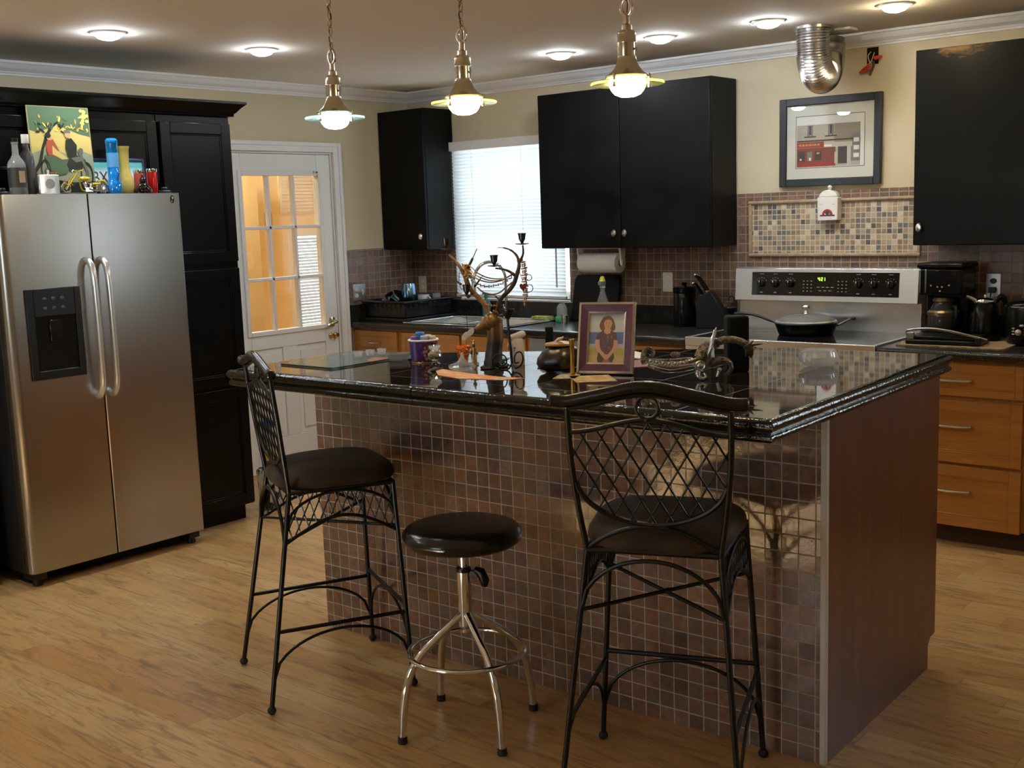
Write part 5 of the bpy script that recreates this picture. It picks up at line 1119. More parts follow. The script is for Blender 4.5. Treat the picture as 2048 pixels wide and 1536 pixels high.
MB().lathe([(0,.033),(.066,.033),(.072,.045),(.074,.085),(.066,.135),(.050,.165),(.048,.180),(0,.182)], (0,-.035,0), 32).build('carafe', thinmat('carafe_glass', (.07,.065,.065), .3, .04), t, smooth=60)
MB().ring([(.068,.120),(.074,.116),(.076,.130),(.066,.140)], (0,-.035,0), 32).lathe([(.050,.182),(.052,.185),(.045,.200),(0,.202)], (0,-.035,0), 24).build('carafe_band', C_('bronze_band', (.35,.27,.16), .3, metal=1.0), t); MB().tube(cr([(.060,-.07,.160),(.085,-.11,.155),(.088,-.115,.10),(.068,-.085,.065)],6), .008, 8).build('carafe_handle', M['blackp'], t)
t = thing('kettle', 'black kettle with bright steel spout and lid beside the coffee maker', 'kettle', (4.050,-.225,tt))
MB().lathe([(0,0),(.070,0),(.074,.006),(.073,.05),(.066,.12),(.055,.165),(.048,.180),(0,.182)], seg=36).build('kettle_body', C_('kettle_black', (.004,.004,.0045), .2, spec=.2), t, smooth=60)
MB().lathe([(.050,.180),(.052,.186),(.046,.198),(.020,.206),(0,.208)], seg=32).sphere((0,0,.212), .010, (1,1,.9), 12).tube([(-.03,-.02,.185),(-.060,-.035,.205),(-.075,-.042,.212)], [.018,.012,.009], 12).build('steel_lid', M['chrome'], t, smooth=60)
MB().tube(cr([(.035,.03,.180),(.06,.06,.205),(.072,.076,.16),(.066,.068,.09),(.048,.050,.05)],7), .010, 10, flat=1.3).build('handle', M['blackp'], t)
t = thing('slow_cooker', 'round black multi cooker with silver buttons at the right edge', 'cooker', (4.285,-.265,tt))
MB().lathe([(0,0),(.110,0),(.118,.008),(.122,.05),(.122,.160),(.118,.172),(0,.172)], seg=44).build('cooker_body', C_('cooker_black', (.004,.004,.0045), .25, spec=.2), t, smooth=50)
MB().lathe([(.123,.172),(.124,.178),(.112,.194),(.06,.206),(.02,.209),(.02,.222),(0,.224)], seg=44).build('lid', C_('cooker_lid', (.004,.004,.0045), .2, spec=.2), t, smooth=50); MB().torus((0,0,.174), .1225, .003, 44, 8).build('steel_band', M['chrome'], t)
bb = MB()
for a, z in ((-2.06,.075),(-2.06,.062),(-2.06,.049),(-1.58,.075),(-1.58,.062),(-1.58,.049)): bb.sphere((.1225*math.cos(a), .1225*math.sin(a), z), .008, (1,.6,.55), 10)
bb.sphere((.1225*math.cos(-1.85), .1225*math.sin(-1.85), .058), .015, (1,.5,1), 14).sphere((.1225*math.cos(-1.72), .1225*math.sin(-1.72), .090), .010, (1.2,.5,.6), 10)
bb.build('buttons', C_('cooker_silver', (.55,.53,.48), .3, metal=.8), t)
# ================================================================== on the raised bar top
BTZ = 1.0752
class PL:   # local drawing plane that looks across the room; u,v are measured offsets scaled to metres
    def __init__(s, u0, v0, sc_): s.u0, s.v0, s.s = u0, v0, sc_
    def __call__(s, u, v, y=0.0): return ((u-s.u0)/s.s, y, (s.v0-v)/s.s)
# popcorn tub with markers
t = thing('snack_tub', 'purple popcorn tub with white rim holding bright bits and bobs', 'tub', (2.935,-2.925,BTZ), RZ)
g = G('tub_print'); o_ = g.xyz(g.obj()); ang = g.math('ARCTAN2', o_[1], o_[0]); vo = g.n('TexVoronoi', {'Vector': g.comb(g.math('MULTIPLY', ang, .06), 0.0, o_[2]), 'Scale': 62.0}); d_ = vo.outputs['Distance']
pop = g.mix(g.mapr(d_, .28, .42, 0, 1), g.mix(vo.outputs['Color'], (.62,.24,.10), (.75,.50,.32)), (.13,.02,.05))
side = g.mapr(ang, -1.75, -1.45, 0, 1); zed = g.mapr(g.math('ADD', o_[2], g.math('MULTIPLY', ang, -.012)), .030, .040, 1, 0)
purp = g.ramp(g.mapr(ang, -3.1, -1.6, 0, 1), [(0,(.05,.02,.16)),(.45,(.10,.04,.30)),(.62,(.34,.27,.48)),(.72,(.10,.04,.30)),(1,(.09,.035,.26))])
g.p(Base_Color=g.mix(g.math('MAXIMUM', side, zed), purp, pop), Roughness=.3); TUB = g.m
MB().lathe([(.044,0),(.046,.002),(.0525,.080),(.0505,.080),(.044,.004),(0,.004)], seg=48).build('tub_body', TUB, t, smooth=60)
MB().torus((0,0,.081), .0525, .0038, 48, 10).build('rim', M['white'], t)
MB().lathe([(.0462,0),(.0477,.001),(.0472,.004),(.0455,.003)], seg=48).build('base_ring', C_('tin_ring', (.45,.35,.22), .3, metal=.9), t)
itm = [('bottle_cap','blue ribbed cap piled highest in the purple tub',(-.012,0,.098),.016,(.02,.19,.55)),('bottle_cap','purple cap lying at the left of the purple tub',(-.032,-.010,.086),.013,(.20,.10,.42)),('bottle_cap','lilac cap in the middle of the purple tub',(.004,-.020,.088),.013,(.40,.42,.60)),('bottle_cap','pale cap towards the right of the purple tub',(.018,.004,.090),.012,(.62,.64,.66)),('bottle_cap','cream striped cap at the right of the purple tub',(.034,-.010,.087),.012,(.60,.50,.34))]
cx = Matrix.Translation((2.935,-2.925,BTZ)) @ Matrix.Rotation(RZ,4,'Z')
for nm, lab, p, r, c in itm:
    k = thing(nm, lab, 'cap', tuple(cx @ Vector(p)), RZ, 'caps in the purple tub'); MB().lathe([(0,-r*1.3),(r,-r*1.3),(r*1.04,-r*1.2),(r*1.04,r*.5),(r*.85,r*.72),(0,r*.75)], seg=18).build('cap_body', C_('cap_'+lab.split()[0], c, .35), k)
# faceted glass ball, orange tea light, crystal dish with brass figure
def facet(b, r, c, rows=7, seg=14, zs=1.0):
    vs = [(c[0],c[1],c[2]-r*zs)]; fs = []
    for i in range(1, rows):
        a = -PI/2+PI*i/rows
        for k in range(seg): q = 2*PI*(k+(i%2)*.5)/seg; vs.append((c[0]+r*math.cos(a)*math.cos(q), c[1]+r*math.cos(a)*math.sin(q), c[2]+r*zs*math.sin(a)))
    vs.append((c[0],c[1],c[2]+r*zs)); n_ = rows-1
    for k in range(seg): fs.append((0,1+(k+1)%seg,1+k)); fs.append((len(vs)-1, 1+(n_-1)*seg+k, 1+(n_-1)*seg+(k+1)%seg))
    for i in range(n_-1):
        for k in range(seg):
            a0, a1, b0, b1 = 1+i*seg+k, 1+i*seg+(k+1)%seg, 1+(i+1)*seg+k, 1+(i+1)*seg+(k+1)%seg
            fs += [(a0,a1,b0),(a1,b1,b0)] if i%2 else [(a0,a1,b1),(a0,b1,b0)]
    return b.add(vs, fs)
MERC = C_('mercury_glass', (.70,.70,.72), .08, metal=1.0)
t = thing('candle_holder', 'silver faceted glass ball candle holder in front of the purple tub', 'candle holder', (3.023,-2.960,BTZ), RZ)
facet(MB(), .026, (0,0,.034), zs=.85).build('ball', MERC, t, smooth=0); MB().lathe([(0,0),(.018,0),(.020,.003),(.010,.010),(.012,.016),(0,.016)], seg=20).build('foot', MERC, t); MB().lathe([(.014,.052),(.020,.060),(.023,.068),(.021,.068),(.012,.056),(0,.054)], seg=24).build('cup', CRYSTAL, t)
g = G('orange_glass'); g.p(Base_Color=(1.0,.22,.015), Roughness=.12, Transmission_Weight=.15, Normal=g.bump(g.n('TexVoronoi', {'Vector': g.obj(), 'Scale': 130.0}).outputs['Distance'], .6, .006)); 
t = thing('tealight_cup', 'orange crackled glass tealight cup between tub and deer', 'candle holder', (3.060,-2.850,BTZ), RZ)
MB().lathe([(0,0),(.016,0),(.0175,.006),(.022,.025),(.0275,.040),(.0270,.056),(.024,.056),(.021,.030),(0,.020)], seg=28).build('cup', g.m, t)
t = thing('crystal_dish', 'cut crystal dish with tall finial before the deer', 'dish', (3.212,-3.022,BTZ), RZ)
MB().lathe([(0,0),(.034,0),(.046,.006),(.049,.014),(.040,.020),(.020,.026),(.008,.040),(.005,.055),(0,.060)], seg=14).build('dish_body', CRYSTAL, t, smooth=0)
t = thing('figurine', 'small brass angel figurine standing behind the crystal dish', 'figurine', (3.158,-2.900,BTZ), RZ)
FB = C_('aged_brass', (.34,.23,.12), .35, metal=.8, var=.4, vscale=120)
MB().lathe([(0,0),(.016,0),(.016,.006),(.010,.010),(.011,.030),(.007,.048),(.006,.058),(0,.062)], seg=16).sphere((0,0,.070), .0085, (.9,.9,1.1), 12).sphere((.010,.002,.045), .010, (.5,1,1.3), 10).sphere((-.011,.0,.046), .010, (.5,1,1.1), 10).tube([(0,0,.078),(.002,0,.088)], [.004,.002], 8).build('figure', FB, t, smooth=80)
# orange pamphlets fanned out
g = G('orange_leaflet'); nz = g.noise(g.vmath('MULTIPLY', g.obj(), (9,30,1)), 1.2, 3, .5, .7)[0]; g.p(Base_Color=g.ramp(nz, [(.38,(.60,.22,.07)),(.5,(.70,.30,.11)),(.56,(.70,.55,.34)),(.66,(.45,.17,.06))]), Roughness=.55)
t = thing('leaflet', 'flat orange and cream leaflet lying near the front edge of the bar', 'leaflet', (3.33,-3.12,BTZ))
MB().prism([(p[0]-3.33, p[1]+3.12) for p in [(3.150,-3.090),(3.140,-3.045),(3.30,-3.085),(3.445,-3.10),(3.540,-3.085),(3.500,-3.150),(3.35,-3.190),(3.235,-3.165)]], 'z', 0, .0012).build('paper', g.m, t, smooth=0)
tg = MB(); tg.tube(cr([(-.190,.075,.004),(-.185,.03,.006),(-.165,-.02,.005),(-.12,-.05,.004)],5), [.003,.006,.005,.003], 8); tg.build('tassel', C_('dark_tassel', (.06,.045,.03), .8), t)
# glass sheets, papers and cards
def sheet(name, label, cat, pts, z, th, mat, part='sheet'):
    cx_, cy_ = sum(p[0] for p in pts)/len(pts), sum(p[1] for p in pts)/len(pts); t = thing(name, label, cat, (cx_, cy_, z))
    MB().prism([(p[0]-cx_, p[1]-cy_) for p in pts], 'z', 0, th).build(part, mat, t, smooth=0); return t
GS = thinmat('glass_sheet_clear', (.90,.95,.94), .86, .02)
sheet('glass_board', 'clear glass board on the bar by the white door', 'glass board', [(2.50,-3.228),(2.777,-3.220),(2.772,-2.80),(2.495,-2.805)], BTZ, .006, GS)
_gb = bpy.data.objects['glass_board']; _eb = MB()
for x0_, y0_, x1_, y1_ in ((2.50,-3.231,2.779,-3.2275),(2.7765,-3.2275,2.780,-2.80)): _eb.box(x0_-2.636, y0_+3.01325, .0005, x1_-2.636, y1_+3.01325, .0062)
_eb.build('polished_edge', C_('dark_glass_edge', (.03,.045,.045), .2), _gb)
PAP = M['paper']
sheet('greeting_card', 'small printed card lying left of the photo frame on the bar', 'card', [(3.628,-3.055),(3.686,-3.014),(3.631,-2.891),(3.574,-2.932)], BTZ, .0008, C_('printed_card', (.50,.46,.38), .5, var=.5, vscale=40))
sheet('greeting_card', 'tan printed card under the front of the photo frame', 'card', [(3.640,-2.985),(3.745,-3.085),(3.840,-3.000),(3.735,-2.900)], BTZ, .0008, C_('tan_card', (.50,.38,.20), .5, var=.5, vscale=25))
sheet('paper_sheet', 'white folded paper lying behind the photo frame at the back of the bar', 'paper', [(3.454,-2.345),(3.60,-2.43),(3.614,-2.521),(3.50,-2.50)], BTZ, .002, PAP)
sheet('envelope', 'brown red envelope lying on the bar behind the photo frame', 'envelope', [(3.60,-2.59),(3.64,-2.53),(3.78,-2.64),(3.71,-2.735)], BTZ, .002, C_('brown_envelope', (.20,.055,.03), .5))
sheet('paper_sheet', 'reddish sheet under the crystal salt cellars near the glass board', 'paper', [(2.782,-3.045),(2.739,-2.895),(2.660,-2.917),(2.70,-2.99)], BTZ+.0002, .001, C_('red_sheet', (.40,.12,.07), .5))
for i, (x, y) in enumerate(((2.628,-2.965),(2.640,-2.915),(2.652,-2.867))):
    t = thing('salt_cellar', 'small cut crystal salt cellar, %s of three' % ('nearest the viewer','middle one','farthest')[i], 'salt cellar', (x, y, BTZ+.0065 if i < 3 else BTZ), RZ, 'crystal salt cellars')
    MB().lathe([(0,0),(.012,0),(.016,.008),(.018,.022),(.015,.022),(.012,.010),(0,.008)], seg=10).build('cellar', crystal('cut_crystal_bright', .6) if i == 0 else bpy.data.materials['cut_crystal_bright'], t, smooth=0)
t = thing('glass_dish', 'low clear glass dish just left of the purple tub', 'dish', (2.812,-2.935,BTZ), RZ); MB().lathe([(0,0),(.034,0),(.040,.006),(.043,.026),(.040,.026),(.036,.008),(0,.005)], seg=24).build('dish_body', thinmat('dish_glass', (.80,.84,.84), .7), t)
# ---------------- deer bust with candle antlers
q = PL(988, 738, 574.0); s = q.s
t = thing('deer_candelabra', 'bronze deer bust whose tall antlers carry candle cups', 'candelabra', (3.277,-2.925,BTZ), RZ)
g = G('deer_bronze'); nz = g.noise(g.obj(), 26, 4)[0]; zz_ = g.xyz(g.obj())[2]
g.p(Base_Color=g.mix(g.math('MULTIPLY', g.mapr(zz_, .085, .115, 0, 1), g.mapr(nz, .25, .6, .35, 1)), (.030,.026,.023), (.24,.125,.035)), Roughness=.42, Metallic=.35, Normal=g.bump(g.noise(g.obj(), 140, 3)[0], .25, .004)); DB = g.m
bo = MB(); A_ = lambda u, v, y=0: q(u, v, y)
bo.tube(cr([A_(985,738),A_(985,722),A_(987,700),A_(990,680),A_(990,662),A_(990,648,.0),A_(988,636)],5), [.034,.030,.0275,.0275,.028,.027,.018], 20)
bo.tube(cr([A_(992,640),A_(984,646,-.004),A_(974,650,-.010),A_(966,654,-.014),A_(961,657,-.016)],6), [.030,.031,.026,.0185,.0145], 18); bo.sphere(A_(960,658,-.016), .0140, (1.05,1.05,.95), 14)
bo.build('bust', DB, t, smooth=80)
for (u, v, u2, v2, y) in ((1000,636,1022,632,.012),(996,634,988,622,-.026)): MB().tube([A_(u,v,y*.6),A_((u+u2)/2,(v+v2)/2,y),A_(u2,v2,y*1.4)], [.006,.011,.002], 10, flat=.5).build('ear', DB, t, smooth=80)
ey = MB().sphere(A_(975,647,-.030), .0035, (1,1,1), 10).sphere(A_(984,641,.020), .0035, (1,1,1), 10); ey.build('eye', M['blackg'], t)
bs = MB().prism([(-.052,-.026),(.030,-.030),(.046,.0),(.030,.034),(-.040,.034)], 'z', 0, .008); bs.prism([(-.046,-.05),(-.018,-.052),(.004,-.03),(-.030,-.022)], 'z', 0, .006); bs.build('base', C_('deer_base', (.02,.018,.017), .4, metal=.4), t, bevel=.003)
AM = C_('antler_bronze', (.055,.036,.020), .4, metal=.35, var=.5, vscale=50, bump=.2, bscale=150)
AM2 = C_('antler_tan', (.26,.15,.06), .45, metal=.2, var=.35, vscale=50, bump=.2, bscale=150)
def an(pts, r, mat, nm='antler'): 
    P_ = cr([A_(*p) for p in pts], 6); return MB().tube(P_, r, 10).build(nm, mat, t, smooth=70)
an([(977,628,-.02),(972,612,-.02),(961,599,-.02),(949,586,-.02),(941,573,-.022),(935,554,-.022),(925,535,-.022),(915,522,-.022),(906,513,-.022)], [.0085,.009,.009,.0085,.0085,.008,.006,.0045,.0035], AM2)
L_ = an([(936,556,-.022),(942,540,-.024),(951,523,-.026),(961,503,-.028)], [.0055,.0045,.0015], AM, 'antler_tine'); an([(905,556,-.02),(915,562,-.02),(928,572,-.02)], [.0012,.003,.004], AM, 'antler_tine'); an([(953,577,-.022),(961,567,-.026),(971,554,-.030)], [.004,.003,.001], AM, 'antler_tine')
an([(996,628,.02),(1001,608,.02),(1009,598,.02),(1019,589,.02),(1030,575,.02),(1036,559,.02),(1041,543,.02),(1041.5,533,.02),(1037.5,520,.02),(1027,509.5,.018),(1015,504.5,.016),(1001,503,.014)], [.008,.0075,.0075,.0075,.0075,.0075,.0065,.0055,.0045,.0035,.0025,.0012], AM)
an([(1034,560,.02),(1023,551,.016),(1010,545.5,.010),(995,543,.006)], [.0055,.0045,.0035,.003], AM, 'antler_tine'); an([(989,594,.02),(995,600,.02),(1003,606,.02)], [.001,.003,.004], AM, 'antler_tine')
an([(1041,534,.02),(1046,527,.02),(1050.5,515,.02),(1050,500,.02)], [.0045,.004,.0035,.003], AM, 'antler_tine')
def cup(u, v, y, mat=None):
    c = A_(u, v, y); b = MB().lathe([(0,0),(.004,0),(.023,.003),(.0235,.005),(.004,.006),(.006,.010),(.011,.020),(.0125,.034),(.0145,.038),(.0145,.040),(.0115,.039),(.010,.022),(0,.020)], c, 20); return b.build('candle_cup', mat or C_('candle_cup_iron', (.028,.024,.022), .4, metal=.5), t)
cup(901, 504, -.022); CI = bpy.data.materials['candle_cup_iron']; cup(993, 540, .006, CI); cup(1049, 499.5, .02, CI); cup(938, 594, -.045, CI)
an([(946,590,-.024),(942,596,-.036),(938,594,-.045)], .003, AM, 'cup_arm')
# necklaces hung on the antlers
DM = Matrix.Translation((3.277,-2.925,BTZ)) @ Matrix.Rotation(RZ,4,'Z')
def lace(label, pts, r, mat, beads=False, extra=None):
    P_ = cr([A_(*p) for p in pts], 7); o0 = Vector(P_[0]); k = thing('necklace', label, 'necklace', tuple(DM @ o0), RZ, 'necklaces hung on the antlers'); loc_ = [tuple(Vector(p)-o0) for p in P_]
    b = MB()
    if beads:
        ln = [0.0]
        for a_, c_ in zip(loc_, loc_[1:]): ln.append(ln[-1]+(Vector(c_)-Vector(a_)).length)
        m_ = max(2, int(ln[-1]/(r*1.7)))
        for i in range(m_+1):
            d_ = ln[-1]*i/m_; j = max(0, min(len(ln)-2, next((x for x in range(len(ln)-1) if ln[x+1] >= d_), len(ln)-2))); f_ = (d_-ln[j])/max(1e-9, ln[j+1]-ln[j]); c_ = Vector(loc_[j]).lerp(Vector(loc_[j+1]), f_)
            b.torus(tuple(c_), r*.70, r*.42, 8, 5, axis='xyz'[(i%2)*2])
    else: b.tube(loc_, r, 6)
    b.build('chain', mat, k, smooth=70)
    if extra: extra(k, o0)
SIL = C_('silver_chain', (.22,.20,.19), .35, metal=.8); GLD = C_('gold_chain', (.50,.30,.12), .3, metal=1.0); CPR = C_('copper_chain', (.30,.15,.08), .35, metal=.8)
y1, y2 = -.034, .030
lace('thin silver necklace, highest of the strands draped between the antlers', [(945,534,y1),(961,550,y1),(979,560,-.01),(997,564,.01),(1014,563,.02),(1030,556,y2)], .0023, SIL)
lace('thin silver necklace, second strand down between the antlers', [(945,551,y1),(963,563,y1),(984,569.5,-.01),(1004,568,.01),(1021,560,.02),(1032,554,y2)], .0023, SIL)
lace('chunky silver rope chain drooping between the antlers', [(943,554,y1),(949,564,y1),(961,572,-.03),(976,577,-.01),(995,576.5,.01),(1010,572,.02),(1026,562,y2)], .0052, SIL, True)
lace('thin copper necklace, lowest wide strand between the antlers', [(958,577,y1),(971,588,-.03),(987,593,-.01),(1000,591.5,.01),(1010,585,.02),(1027,572,y2)], .0028, CPR)
lace('thick gold rope necklace hanging from the base of the left antler', [(966,604,y1),(976,612,-.03),(986,615.5,-.01),(995,616,.012)], .0045, GLD, True)
lace('thin gold necklace, third strand hidden among the silver ones', [(944,544,y1),(964,558,y1),(985,566,-.01),(1006,566,.01),(1024,558,.022),(1034,556,y2)], .0022, GLD)
coil = [(932+ (i%2)*12 + i*.5, 533+i*2.0, -.034 + (.02 if i%2 else -.004)) for i in range(14)]
lace('gold chain coiled round the upper left antler', coil, .0056, GLD, True)
lace('gold chain hanging straight down inside the left antler', [(928,540,-.030),(924,556,-.030),(925,575,-.030),(929,580,-.030)], .0032, SIL, True)
for i, (u, lab, mt) in enumerate(((1049,'long gold chain hanging from the right antler, left strand',GLD),(1052.5,'long copper chain hanging from the right antler, middle strand',CPR),(1055,'long silver chain hanging from the right antler, outer strand',SIL))):
    lace(lab, [(1044+i*2,528,.026),(u-1,540,.030),(u,570,.032),(u+1,600,.032),(u+1,617-6*i,.032)], .0062, mt, True)
def red_heart(k, o0):
    b = MB(); pts = []
    for i in range(28):
        a = 2*PI*i/28; pts.append((.0115*math.sin(a)**3*1.05, .0115*(13*math.cos(a)-5*math.cos(2*a)-2*math.cos(3*a)-math.cos(4*a))/16*1.35))
    c_ = Vector(A_(1048,582,.028))-o0; b.prism([(p[0]+c_.x, p[1]+c_.z) for p in pts], 'y', c_.y-.004, c_.y+.004); b.build('heart_pendant', C_('red_brown_heart', (.17,.03,.02), .3), k, bevel=.002)
lace('short chain with red heart pendant hanging at the right antler', [(1040,545,.024),(1043,555,.026),(1046,565,.028),(1048,572,.028)], .0012, CPR, False, red_heart)
for (u, v, r, lab) in ((1060,564,.010,'upper'),(1060,585,.013,'lower')):
    k = thing('hoop_earring', '%s dark hoop earring dangling beside the red heart' % lab, 'earring', tuple(DM @ Vector(A_(u,v,.030))), RZ, 'hoop earrings'); MB().torus((0,0,0), r, .0014, 26, 6, axis='y').build('hoop', C_('dark_hoop', (.10,.08,.08), .3, metal=.8) if lab == 'upper' else bpy.data.materials['dark_hoop'], k)
k = thing('hanging_ornament', 'pair of white ovals on a black cord hanging before the deer snout', 'ornament', tuple(DM @ Vector(A_(936,600,-.046))), RZ); o0 = Vector(A_(936,600,-.046)); F = lambda u, v, y=-.046: tuple(Vector(A_(u,v,y))-o0)
MB().tube([F(936,597),F(936,630),F(937,660)], .0010, 5).build('cord', M['blackm'], k)
for (u, v, y) in ((942.5,664,-.048),(932,671,-.044)): MB().prism([(p[0]+F(u,v)[0], p[1]+F(u,v)[2]) for p in ell(0,0,.0095,.0165,24,math.radians(-38))], 'y', F(u,v,y)[1]-.0012, F(u,v,y)[1]+.0012).build('oval', C_('white_oval', (.72,.72,.70), .35) if u > 940 else bpy.data.materials['white_oval'], k)
# ---------------- scroll candle stand, white figurine, dishes
q2 = PL(1022, 742, 580.0); B_ = lambda u, v, y=0: q2(u, v, y)
t = thing('scroll_candlestick', 'black iron candlestick with two scrolled feet in front of the white figurine', 'candle holder', (3.372,-2.955,BTZ), RZ)
MB().tube([B_(1018.5,606),B_(1019,640),B_(1022,690),B_(1025,735)], [.0022,.0045,.0045,.0045], 8).build('rod', IRN, t)
MB().lathe([(.004,0),(.006,.004),(.020,.022),(.023,.036),(.021,.036),(.017,.024),(0,.012)], B_(1020,643), 22).build('candle_cup', IRN, t)
MB().tube(cr([B_(1024,728),B_(1017,740),B_(1003,741),B_(989.5,733,-.01),B_(988,717,-.02),B_(998,709,-.02),B_(1011,713,-.015),B_(1014,726,-.01),B_(1005,732,-.01),B_(998,725,-.01)],6), .0026, 6).build('scroll_foot', IRN, t)
MB().tube(cr([B_(1025,735),B_(1031,738,-.01),B_(1041,733,-.012),B_(1046.5,720,-.015),B_(1043,707,-.015),B_(1035,707,-.012),B_(1030,716,-.008),B_(1031,728,-.005),B_(1038,727)],6), .0026, 6).build('scroll_foot', IRN, t)
MB().tube([B_(1024,730),(.012,-.055,.003),(.016,-.065,.001)], [.004,.003,.002], 6).tube([B_(1024,730),(.012,.050,.003)], [.004,.003], 6).build('foot', IRN, t)
t = thing('ceramic_figurine', 'white ceramic figurine with pill-shaped cap behind the iron candlestick', 'figurine', (3.300,-2.830,BTZ), RZ)
MB().lathe([(0,0),(.023,0),(.0245,.004),(.0235,.05),(.021,.082),(.0175,.092),(0,.094)], seg=26).build('body', C_('pinkish_ceramic', (.74,.66,.62), .3), t, smooth=60)
b = MB().tube([(-.016,0,.094),(.018,0,.106)], .0125, 14).sphere((-.016,0,.094), .0125, (1,1,1), 14).sphere((.018,0,.106), .0125, (1,1,1), 14); b.build('cap', C_('white_pill_cap', (.78,.72,.66), .3), t, smooth=80)
MB().sphere((-.026,-.006,.066), .014, (.72,.6,1.15), 14).build('arm', bpy.data.materials['pinkish_ceramic'], t, smooth=80); MB().sphere((-.010,-.0225,.060), .003, (1,.5,1.3), 8).sphere((-.011,-.0225,.052), .0022, (1,.5,1), 8).build('painted_mark', C_('blue_mark', (.05,.07,.15), .4), t)
t = thing('trinket_dish', 'small white dish with a tan shell, right of the white figurine', 'dish', (3.372,-2.775,BTZ)); MB().lathe([(0,0),(.014,0),(.022,.012),(.024,.018),(.021,.018),(.013,.005),(0,.004)], seg=24).build('dish_body', M['ceramic'], t); MB().sphere((0,0,.018), .015, (1,1,.9), 14).build('shell', C_('tan_shell', (.42,.33,.20), .4), t)
t = thing('spoon_rest', 'blue grey glass dish lying behind the crystal dish, left of the deer base', 'dish', (3.195,-2.820,BTZ), RZ+.3); MB().lathe([(0,0),(.022,0),(.036,.008),(.040,.014),(.037,.014),(.022,.004),(0,.003)], seg=24, sx=1.2, sy=.7).build('dish_body', C_('blue_grey_glass', (.30,.36,.42), .12), t)
# ---------------- lidded brown gourd bowl, black handset, gold tube
t = thing('gourd_bowl', 'squat dark brown gourd bowl with golden lid left of the photo frame', 'bowl', (3.545,-2.905,BTZ+.007), RZ)
g = G('gourd_brown'); nz = g.noise(g.vmath('MULTIPLY', g.obj(), (1,1,2)), 22, 4)[0]; g.p(Base_Color=g.ramp(nz, [(.38,(.006,.004,.003)),(.58,(.018,.010,.006)),(.74,(.12,.055,.02))]), Roughness=.3, Normal=g.bump(nz, .3, .006))
lb = MB().lathe([(0,0),(.045,0),(.070,.010),(.080,.028),(.077,.046),(.060,.066),(.045,.074),(.040,.080),(0,.080)], seg=36, sx=1.0, sy=.85); lb.v = [(x*(1+.04*math.cos(5*math.atan2(y,x)+1)), y*(1+.04*math.cos(5*math.atan2(y,x)+1)), z+.006*x/.08) for x, y, z in lb.v]; lb.build('bowl_body', g.m, t, smooth=80)
MB().lathe([(0,.078),(.047,.079),(.050,.083),(.048,.088),(.020,.093),(0,.094)], seg=32, sx=1, sy=.85).build('lid', C_('golden_lid', (.36,.20,.05), .3, metal=.5), t); MB().tube(cr([(-.014,0,.093),(-.004,0,.100),(.006,0,.103),(.013,0,.108)],5), [.004,.0055,.0045,.003], 8).build('lid_handle', C_('pale_lid_handle', (.62,.55,.42), .35), t)
t = thing('phone_handset', 'narrow black handset standing upright behind the gourd bowl', 'handset', (3.395,-2.770,BTZ), RZ)
MB().box(-.014,-.012,.008,.014,.012,.130).box(-.022,-.022,0,.022,.022,.008).build('handset_body', M['blackm'], t, bevel=.004)
t = thing('gold_tube', 'slim gold tapered tube standing left of the photo frame', 'candlestick', (3.640,-2.965,BTZ)); MB().lathe([(0,0),(.0075,0),(.008,.003),(.0068,.06),(.0075,.095),(.0095,.112),(.0095,.118),(0,.118)], seg=18).build('tube_body', C_('gold_tube', (.60,.34,.07), .25, metal=.9), t)
# ---------------- photo frame with portrait
t = thing('photo_frame', 'purple and silver photo frame with a beach portrait of a child on the bar', 'photo frame', (3.723,-2.905,BTZ+.004), .36); t.rotation_euler = (-math.radians(15), 0, .36)
FW_, FH_ = .186, .232; f1, f2 = .009, .030
sv = C_('frame_silver', (.62,.56,.50), .22, metal=1.0); pu = C_('frame_purple', (.085,.030,.085), .25, coat=.5)
def ringf(a, b_, ya, yb_, mat, nm):
    m_ = MB(); X0, X1, Z0, Z1 = -FW_/2+a, FW_/2-a, a, FH_-a; x0_, x1_, z0_, z1_ = -FW_/2+b_, FW_/2-b_, b_, FH_-b_
    o4 = [(X0,Z0),(X1,Z0),(X1,Z1),(X0,Z1)]; i4 = [(x0_,z0_),(x1_,z0_),(x1_,z1_),(x0_,z1_)]
    vs = [(p[0],ya,p[1]) for p in o4]+[(p[0],yb_,p[1]) for p in i4]+[(p[0],.010,p[1]) for p in o4]+[(p[0],.010,p[1]) for p in i4]
    fs = []
    for k_ in range(4):
        n_ = (k_+1)%4; fs += [(k_,n_,4+n_,4+k_),(8+k_,12+k_,12+n_,8+n_),(k_,8+k_,8+n_,n_),(4+k_,4+n_,12+n_,12+k_)]
    return m_.add(vs, fs).build(nm, mat, t, smooth=0)
ringf(0, f1*.8, -.004, -.006, sv, 'outer_rim'); ringf(f1*.8, f2, -.005, -.001, pu, 'frame'); ringf(f2, f2+.006, -.002, .001, sv, 'inner_rim')
MB().box(-FW_/2,.010,0,FW_/2,.013,FH_).build('backing', M['blackm'], t)
MB().add([(-.03,.013,.17),(.03,.013,.17),(.02,.072,.022),(-.02,.072,.022),(-.03,.016,.17),(.03,.016,.17),(.02,.075,.022),(-.02,.075,.022)], [(0,1,2,3),(4,7,6,5),(0,4,5,1),(1,5,6,2),(2,6,7,3),(3,7,4,0)]).build('easel_leg', M['blackm'], t)
iw, ih = FW_-2*(f2+.004), FH_-2*(f2+.004); px = lambda a: (a-.5)*iw; pz = lambda b_: f2+.004+b_*ih
